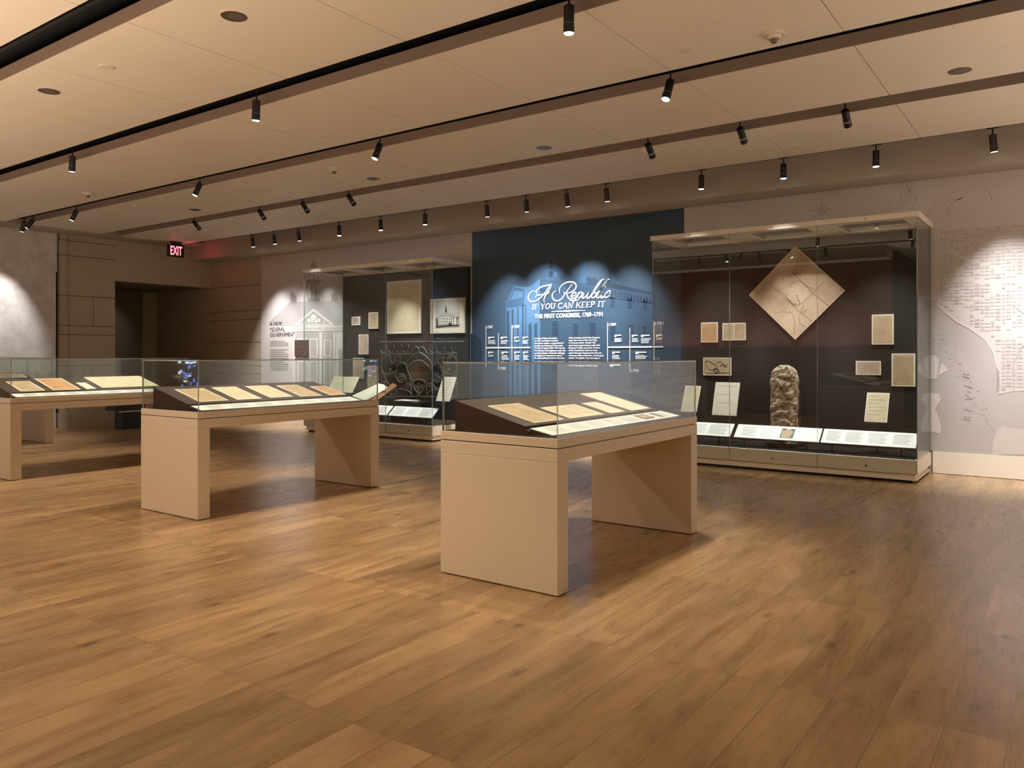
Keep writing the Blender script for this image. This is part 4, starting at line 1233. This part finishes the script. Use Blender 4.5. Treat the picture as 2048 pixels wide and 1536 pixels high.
for c in txt:
    if c == ' ': x += .38; continue
    wd, st_, sf = LET[c]
    def TP(p): return (A_.x + (x + p[0]) * sx + p[1] * hcap * .17, A_.y + (B_.y - A_.y) * (x / tw) + p[1] * hcap)
    for i, s_ in enumerate(st_):
        q = [TP(p) for p in s_]
        thin = (c in 'AN' and i == 0) or (c == 'N' and i == 2) or (len(s_) == 2 and abs(s_[0][1] - s_[1][1]) < .1) or (c == 'Y' and i == 1) or (c == 'K' and i == 1)
        mb.ribbon(q, hcap * (.08 if thin else .17), 'white', YT)
    for sx_, sy_, l_ in sf:
        q = TP((sx_, sy_)); mb.ribbon([(q[0] - l_ * sx / 2, q[1]), (q[0] + l_ * sx / 2, q[1])], hcap * .06 if l_ > .05 else hcap * .22, 'white', YT)
    x += wd + .10
# rule, subtitle
a, b = zt6(650, 852), zt6(1345, 828); m1 = zt6(1000, 838)
mb.ribbon([(a.x, a.y), (m1.x, m1.y), (b.x, b.y)], [.008, .024, .004], 'white', YT)
tx('THE FIRST CONGRESS, 1789–1791', 1040 + 300 * .09766, 1040 + 1692 * .09766, 540 + 968 * .09766, 8.2, 'white', bold=.03)
# timeline
zl = lambda x, y: (960 + x * .09766, 620 + y * .09766)
zr2 = lambda x, y: (1140 + x * .09766, 620 + y * .09766)


def vline(u, v0, v1, wd=.010, m='white'):
    a = onY(u, v0, YT); b = onY(u, v1, YT); mb.ribbon([(a.x, a.z), (a.x, b.z)], wd, m, YT)


def hline(u0, u1, v, wd, m='white'):
    um = (u0 + u1) / 2; z = onY(um, v, YT).z
    mb.ribbon([(onY(u0, v, YT).x, z), (onY(u1, v, YT).x, z)], wd, m, YT)


for u, v0, v1 in ((971.9, 651.5, 735), (996.9, 666, 739.6), (1024, 650.3, 726), (1215.2, 645, 724), (1259.6, 656, 744.5), (1308, 642, 720)): vline(u, v0, v1)
hline(971.9, 1060.6, 695.4, .022); hline(1215.2, 1326.5, 694, .022)
for t_, (u, v), wpx in (('1787', zl(138, 378), 12.2), ('1789', zl(675, 368), 12.8), ('1788', zl(395, 1222), 12.2), ('1789', zr2(795, 325), 14.5), ('1790', zr2(1255, 1268), 15), ('1791', zr2(1745, 298), 16)):
    tx(t_, u, u + wpx, v, 5.6, 'white', bold=.01)
rr = random.Random(5)
blk = [(zl(165, 560), 15, 14), (zl(425, 560), 15, 14), (zl(700, 560), 11, 10), (zl(870, 560), 13, 14), (zl(165, 865), 12, 10), (zl(440, 865), 16, 16), (zl(700, 865), 13, 15), (zl(880, 865), 12, 15),
       (zr2(910, 520), 16, 14), (zr2(1265, 520), 14, 14), (zr2(1455, 520), 20, 16), (zr2(865, 865), 18, 13), (zr2(1340, 865), 26, 13), (zr2(1765, 515), 14, 10), (zr2(820, 1125), 24, 5)]
for (u, v), wp, hp in blk:
    hline(u, u + wp * .85, v, .018); hline(u, u + wp * .25, v + 2.4, .014)
    y = 6
    while y < hp: hline(u, u + wp * rr.uniform(.7, 1.0), v + y, .011, 'dimwhite'); y += 2.2
T_L = ['In an age of kings and queens,', 'the U.S. Constitution founded a', 'democratic republic—a government of', 'elected representatives of the people.', 'The First Congress (1789–1791) was the', 'first meeting of the legislature under the', 'new Constitution. It faced the challenge', 'of bringing the Constitution’s plan to', 'life, while guiding the nation’s economy,']
W_L = [1580, 1605, 1715, 1700, 1735, 1748, 1735, 1685, 1730]
for i, (t_, x1_) in enumerate(zip(T_L, W_L)):
    u0, v0 = zl(1113, 592 + i * 50.8); tx(t_, u0, 960 + x1_ * .09766, v0, 3.3, 'white', bold=.012)
T_R = ['When members of the First Congress', 'began their work in New York City,', 'it remained unclear whether this', 'experiment in government could work.', 'Benjamin Franklin, one of the Framers', 'of the Constitution, had once been', 'asked what type of government the new', 'American nation would have. He famously', 'replied, “A republic, if you can keep it.”']
W_R = [608, 555, 522, 620, 612, 560, 650, 690, 625]
for i, (t_, x1_) in enumerate(zip(T_R, W_R)):
    u0, v0 = zl(1818, 582 + i * 52); tx(t_, u0, 1140 + x1_ * .09766, v0, 3.3, 'white', bold=.012)
hline(1068.7, 1125, 723.5, .02, 'dimwhite'); hline(1137.5, 1205, 722.5, .02, 'dimwhite')
tx('rule by the people—had just begun.', 1138, 1196.5, 732.4, 3.3, 'white', bold=.012)
mb.build('lettering', o)

# street map mural
o = MB().box(-4.66, ROOM_X1, WY - .012, WY, .276, 3.592, 'mural').build('street_map_mural')
tag(o, 'pale wall mural of an old street map with a river, right of the blue panel', 'mural')


def zm(x, y, d=0.0): return onY(1840 + x * .2473, 580 + y * .2473, WY - .012 - d)


mb = MB(); F = lambda pts, m, d: mb.poly([zm(x, y, d) for x, y in pts], m)
zr3 = lambda p: Vector((p.x, p.z))
W0 = zm(28, 40)
coast = [(-20, 45), (28, 45), (70, 75), (115, 70), (150, 45), (150, 130), (210, 190), (300, 260), (400, 310), (500, 380), (550, 430), (600, 520), (620, 620), (645, 660), (648, 740), (635, 840), (680, 828), (750, 815), (841, 808), (1000, 800), (1150, 840), (1300, 760), (1500, 790), (1700, 720)]
C = [zm(*p) for p in coast]
low = [Vector((C[-1].x, WY, .278)), Vector((C[0].x - .3, WY, .278)), Vector((C[0].x - .3, WY, C[0].z - .2))]
mb.poly([(p.x, WY - .013, p.z) for p in C] + [(p.x, WY - .013, p.z) for p in low], 'water')
land = [(p.x, p.z) for p in C[4:]]
tops = [onY(1855, 470, WY), onY(1868, 414, WY), onY(1899, 401, WY), onY(1926, 396, WY), onY(1990, 420, WY), onY(2048, 430, WY)]
land_poly = land + [(C[-1].x, 2.95), (tops[-1].x + .6, 2.9)] + [(p.x, p.z) for p in tops[::-1]]


def inside(x, z, P):
    c = False; n = len(P)
    for i in range(n):
        x1, z1 = P[i]; x2, z2 = P[(i + 1) % n]
        if (z1 > z) != (z2 > z) and x < (x2 - x1) * (z - z1) / (z2 - z1) + x1: c = not c
    return c


def segd(x, z, a, b):
    dx, dz = b[0] - a[0], b[1] - a[1]; t = max(0, min(1, ((x - a[0]) * dx + (z - a[1]) * dz) / (dx * dx + dz * dz)))
    return math.hypot(x - a[0] - t * dx, z - a[1] - t * dz)


X0 = C[4].x
aves = [((-1.4, 1.95), (.4, 2.6)), ((-1.4, 2.75), (.5, 1.9)), ((-1.2, 2.35), (2.2, 2.2)), ((-.9, 1.5), (.2, 2.9)), ((-1.3, 1.72), (3, 1.72)), ((-.4, 1.2), (1.6, 2.8)), ((-.9, 1.72), (1.0, 1.25)), ((.2, 1.9), (2.6, 1.3)), ((-.78, 2.0), (-.78, 2.8)), ((.0, 2.75), (2.4, 1.9)), ((-1.3, 2.1), (-.2, 1.55)), ((-.46, 1.1), (-.46, 2.6))]
circ = [(-.78, 2.25, .07), (-.35, 2.02, .06), (-1.15, 2.45, .05), (-1.15, 1.9, .10), (-.3, 1.45, .05)]
x = X0 + .02; rr = random.Random(11); ix = 0
while x < 3.4:
    wx = (.030, .046, .036, .052)[ix % 4]; z = .95
    iz = 0
    while z < 2.92:
        hz = (.026, .034, .030)[(iz + ix) % 3]
        cxm, czm = x + wx / 2, z + hz / 2
        if inside(cxm, czm, land_poly) and inside(x - .015, z - .02, land_poly) and min(segd(cxm, czm, *a) for a in aves) > .021 and all(math.hypot(cxm - a, czm - b) > r_ for a, b, r_ in circ) and rr.random() < .97:
            Yb_ = WY - .014
            t_ = .006
            mb.poly([(x, Yb_, z), (x + wx, Yb_, z), (x + wx, Yb_, z + hz), (x, Yb_, z + hz)], 'block')
            mb.poly([(x + t_, Yb_ - .001, z + t_), (x + wx - .001, Yb_ - .001, z + t_), (x + wx - .001, Yb_ - .001, z + hz - .002), (x + t_, Yb_ - .001, z + hz - .002)], 'mural' if rr.random() < .62 else 'block')
        z += hz + .011; iz += 1
    x += wx + .012; ix += 1
# shores, islands, far bank
for isl in ([(40, 545), (80, 524), (120, 530), (175, 590), (230, 645), (160, 685), (130, 720), (60, 720), (30, 640)], [(50, 840), (95, 833), (150, 835), (170, 890), (120, 955), (155, 1040), (175, 1110), (160, 1165), (95, 1145), (40, 1160), (20, 1100), (60, 960), (30, 900)]):
    F(isl, 'mural_l', .003)
F([(152, 560), (175, 590), (150, 680), (132, 700), (148, 640)], 'water', .004)
F([(585, 1331), (590, 1230), (625, 1130), (670, 1098), (720, 1118), (841, 1120), (1000, 1080), (1250, 1150), (1500, 1100), (1500, 1330)], 'mural', .003)
for i in range(len(C) - 1):
    mb.ribbon([(C[i].x, C[i].z), (C[i + 1].x, C[i + 1].z)], .010, 'mural_l', WY - .0165)
for i in range(16):
    p = zm(640 + (i % 3) * 4, 655 + i * 11); mb.ribbon([(p.x, p.z), (p.x - .03, p.z + .004)], .006, 'mural_d1', WY - .0165)
# canal
cn = [zm(*p) for p in ((700, 38), (745, 52), (755, 120), (841, 190), (1000, 260), (1200, 240))]; mb.ribbon([(p.x, p.z) for p in cn], .012, 'block', WY - .017)
cn = [zm(*p) for p in ((758, 812), (755, 600), (800, 480), (860, 425), (1000, 380))]; mb.ribbon([(p.x, p.z) for p in cn], .016, 'block', WY - .017)
for i in range(70):
    t = i / 70; p = zm(150 + 430 * t + rr.uniform(-40, 40), 360 + 780 * t ** 1.1 + rr.uniform(-60, 60))
    mb.ribbon([(p.x, p.z), (p.x + rr.uniform(.01, .035), p.z + rr.uniform(-.01, .01))], .004, 'mural_d1', WY - .0165)
# river lettering, running down the water
for c, (x_, y_) in zip('RIVER', ((370, 690), (385, 775), (395, 860), (390, 955), (380, 1035))):
    vs, fs, a_, b_, lo, hi = text_geo(c, .3, 0)
    p = zm(x_, y_); k_ = len(mb.v); mi = mb.mi('mural_d1'); s_ = .13
    for v in vs:
        ux, uz = (v[0] - (a_ + b_) / 2) * s_, (v[1] - .35) * s_
        mb.v.append((p.x - uz * .9, WY - .017, p.z + ux * .9))
    for f_ in fs: mb.f.append(tuple(k_ + i for i in f_)); mb.m.append(mi)
mb.build('map_drawing', o)
mb = MB()
c0 = onY(1643.5, 420, WY - .013)
star = []
for i in range(16):
    a = i * math.pi / 8; r_ = .045 if i % 2 else (.20 if i % 4 == 0 else .155)
    star.append((c0.x + r_ * math.sin(a), WY - .0135, c0.z + r_ * math.cos(a)))
for i in range(16): mb.poly([(c0.x, WY - .0135, c0.z), star[i], star[(i + 1) % 16]], 'sketch')
mb.ribbon([(c0.x, c0.z + .15), (c0.x, c0.z + .33)], .006, 'sketch', WY - .0135)
mb.build('compass_rose', o)
mb = MB()
zq = lambda x, y: onY(1780 + x * .17574, 330 + y * .17574, WY - .0135)
for pts in ([(-30, 470), (60, 440), (120, 390), (140, 310), (170, 295)], [(-40, 520), (80, 480), (170, 410), (190, 340), (215, 290), (190, 200), (235, 190), (290, 240), (240, 255), (270, 330), (300, 390), (270, 450), (235, 510)], [(60, 500), (150, 470), (215, 400), (240, 350), (215, 270)], [(420, 570), (480, 490), (620, 440), (690, 395), (760, 395), (840, 360)], [(660, 590), (665, 480), (730, 420), (830, 375)], [(1060, 280), (1120, 300), (1160, 400)], [(-60, 440), (-30, 400), (10, 440)]):
    s_ = smooth([zq(*p) for p in pts], 5); mb.ribbon([(p.x, p.z) for p in s_], .014, 'sketch', WY - .0135)
mb.build('coast_sketch', o)

# ------------------------------------------------------------------ left wall furniture
o = MB().box(ROOM_X0 + .002, ROOM_X0 + .05, .23, 7.36, .302, 3.84, 'treemural').build('tree_mural'); tag(o, 'pale mural on the left wall with faint foliage, lit from above', 'mural')
mb = MB().box(ROOM_X0 - .2, ROOM_X0 + .02, 7.62, 8.55, .30, TOP - .5, 'stone_wall')
mb.box(ROOM_X0 - .2, ROOM_X0 + .10, 7.45, 8.55, 0, .30, 'stone_wall')
mb.cyl((ROOM_X0 - .03, 7.53, 0), (0, 0, 1), .10, .10, 3.85, 'stone_wall', 24)
mb.cyl((ROOM_X0 + .0, 7.53, 0), (0, 0, 1), .14, .14, .28, 'stone_wall', 24)
for z in (3.72, 3.42, 2.62, 2.02, 1.84, 1.22, .62):
    mb.box(ROOM_X0 + .018, ROOM_X0 + .0215, 7.62, 8.55, z, z + .016, 'stone_joint')
    mb.cyl((ROOM_X0 - .03, 7.53, z), (0, 0, 1), .1015, .1015, .016, 'stone_joint', 24)
for y, z0, z1 in ((8.10, 2.04, 2.62), (8.05, .62, 1.22)): mb.box(ROOM_X0 + .018, ROOM_X0 + .0215, y, y + .012, z0, z1, 'stone_joint')
struct(mb.build('trim_4'), 'stone pilaster beside the passage')
ld = bpy.data.lights.new('passage_fill', 'SPOT'); ld.energy = 14; ld.color = NEUT; ld.spot_size = 1.2; ld.spot_blend = 1  # added fill spot without a fixture, brightens the end wall of the passage
lo_ = bpy.data.objects.new('passage_fill', ld); COL.objects.link(lo_); lo_.location = (-17.6, 9.5, 2.93)
lo_.rotation_euler = Vector((-1.2, 0, -1.1)).to_track_quat('-Z', 'Y').to_euler()
# passage: pilaster, notice, dark bench
struct(MB().box(-18.8, -18.7, 10.45, WALL_Y, 0, 3.0, 'stone_wall').build('trim_5'))
e = thing('framed_notice', (-18.76, 9.6, 1.6), 'small black framed notice on the grey wall in the dark passage', 'notice')
MB().box(-18.80, -18.77, 9.10, 9.44, 1.62, 1.97, 'black').build('frame', e); MB().box(-18.772, -18.766, 9.14, 9.40, 1.67, 1.93, 'pinky').build('sheet', e)
o = MB().box(-18.80, -18.77, 9.12, 9.42, 1.40, 1.61, 'b_dark').build('notice_plate'); tag(o, 'dark plate below the framed notice in the passage', 'notice')
e = thing('bench', (-15.0, 8.9, 0), 'low black bench with a bright metal strip behind the left table', 'bench')
MB().box(-15.3, -14.9, 7.8, 9.4, .36, .46, 'black').build('seat', e); MB().box(-14.90, -14.895, 7.85, 9.35, .338, .358, 'white').build('metal_strip', e)
MB().box(-15.25, -14.95, 7.95, 9.25, 0, .358, 'black').build('base', e)

# exit sign
e = thing('exit_sign', (-15.62, 9.47, 3.67), 'black exit sign with glowing red letters hanging near the ceiling', 'sign')
MB().box(-15.68, -15.62, 9.29, 9.65, 3.535, 3.80, 'black').build('housing', e)
MB().box(-15.68, -15.62, 9.35, 9.60, 3.80, 3.85, 'black').build('canopy', e)
vs, fs, a_, b_, lo, hi = text_geo('EXIT', 0, .02)
mb = MB(); mi = mb.mi('red_glow')
for v in vs: mb.v.append((-15.616, 9.335 + (v[0] - a_) / (b_ - a_) * .27, 3.575 + v[1] / .70 * .185))
for f_ in fs: mb.f.append(f_); mb.m.append(mi)
mb.build('letters', e)
MB().box(-15.66, -15.64, 9.32, 9.62, 3.801, 3.806, 'red_glow').box(-15.67, -15.63, 9.651, 9.654, 3.56, 3.78, 'red_glow').build('light_slit', e)
ld = bpy.data.lights.new('exit_glow', 'AREA'); ld.energy = .7; ld.color = (1, .05, .10); ld.size = .2
lo_ = bpy.data.objects.new('exit_glow', ld); COL.objects.link(lo_); lo_.location = (-15.60, 9.68, 3.68)
lo_.rotation_euler = (Vector((.25, 1, .1))).to_track_quat('-Z', 'Y').to_euler(); lo_.parent = e; lo_.matrix_parent_inverse = Matrix.Translation(e.location).inverted()
o = MB().cyl((-15.1, 9.35, HC), (0, 0, -1), .04, .035, .03, 'plastic', 16).build('ceiling_sensor'); tag(o, 'tiny ceiling sensor above the exit sign', 'sensor')

# opposite wall: video screen and four round portraits (they show as reflections in the glass)
e = thing('video_screen', (-12.3, .26, 1.5), 'lit blue and white video screen on the wall opposite, seen mirrored in table glass', 'screen')
MB().box(-12.72, -11.90, .222, .27, .80, 2.1, 'black').build('frame', e)
mb = MB().box(-12.68, -11.94, .27, .275, .85, 2.05, 'screen_dark'); rr = random.Random(9)
for i in range(40):
    x_ = rr.uniform(-12.66, -12.05); z_ = rr.uniform(.88, 1.98); w_ = rr.uniform(.02, .10); h_ = rr.uniform(.02, .07)
    mb.box(x_, x_ + w_, .275, .277 + i * .0002, z_, z_ + h_, 'screen_blue' if rr.random() < .65 else 'screen_white')
mb.box(-12.66, -11.96, .275, .29, 1.36, 1.42, 'screen_white')
mb.build('display', e)
for i, (x_, z_, lb) in enumerate(((-6.9, 1.55, 'upper left'), (-6.2, 1.55, 'upper right'), (-6.9, 1.15, 'lower left'), (-6.2, 1.15, 'lower right'))):
    o = MB().cyl((x_, .22, z_), (0, 1, 0), .16, .16, .02, 'mural_d2' if i == 2 else 'painting', 32).build('round_portrait'); tag(o, lb + ' of four round pictures on the wall opposite', 'picture', 'round pictures opposite')
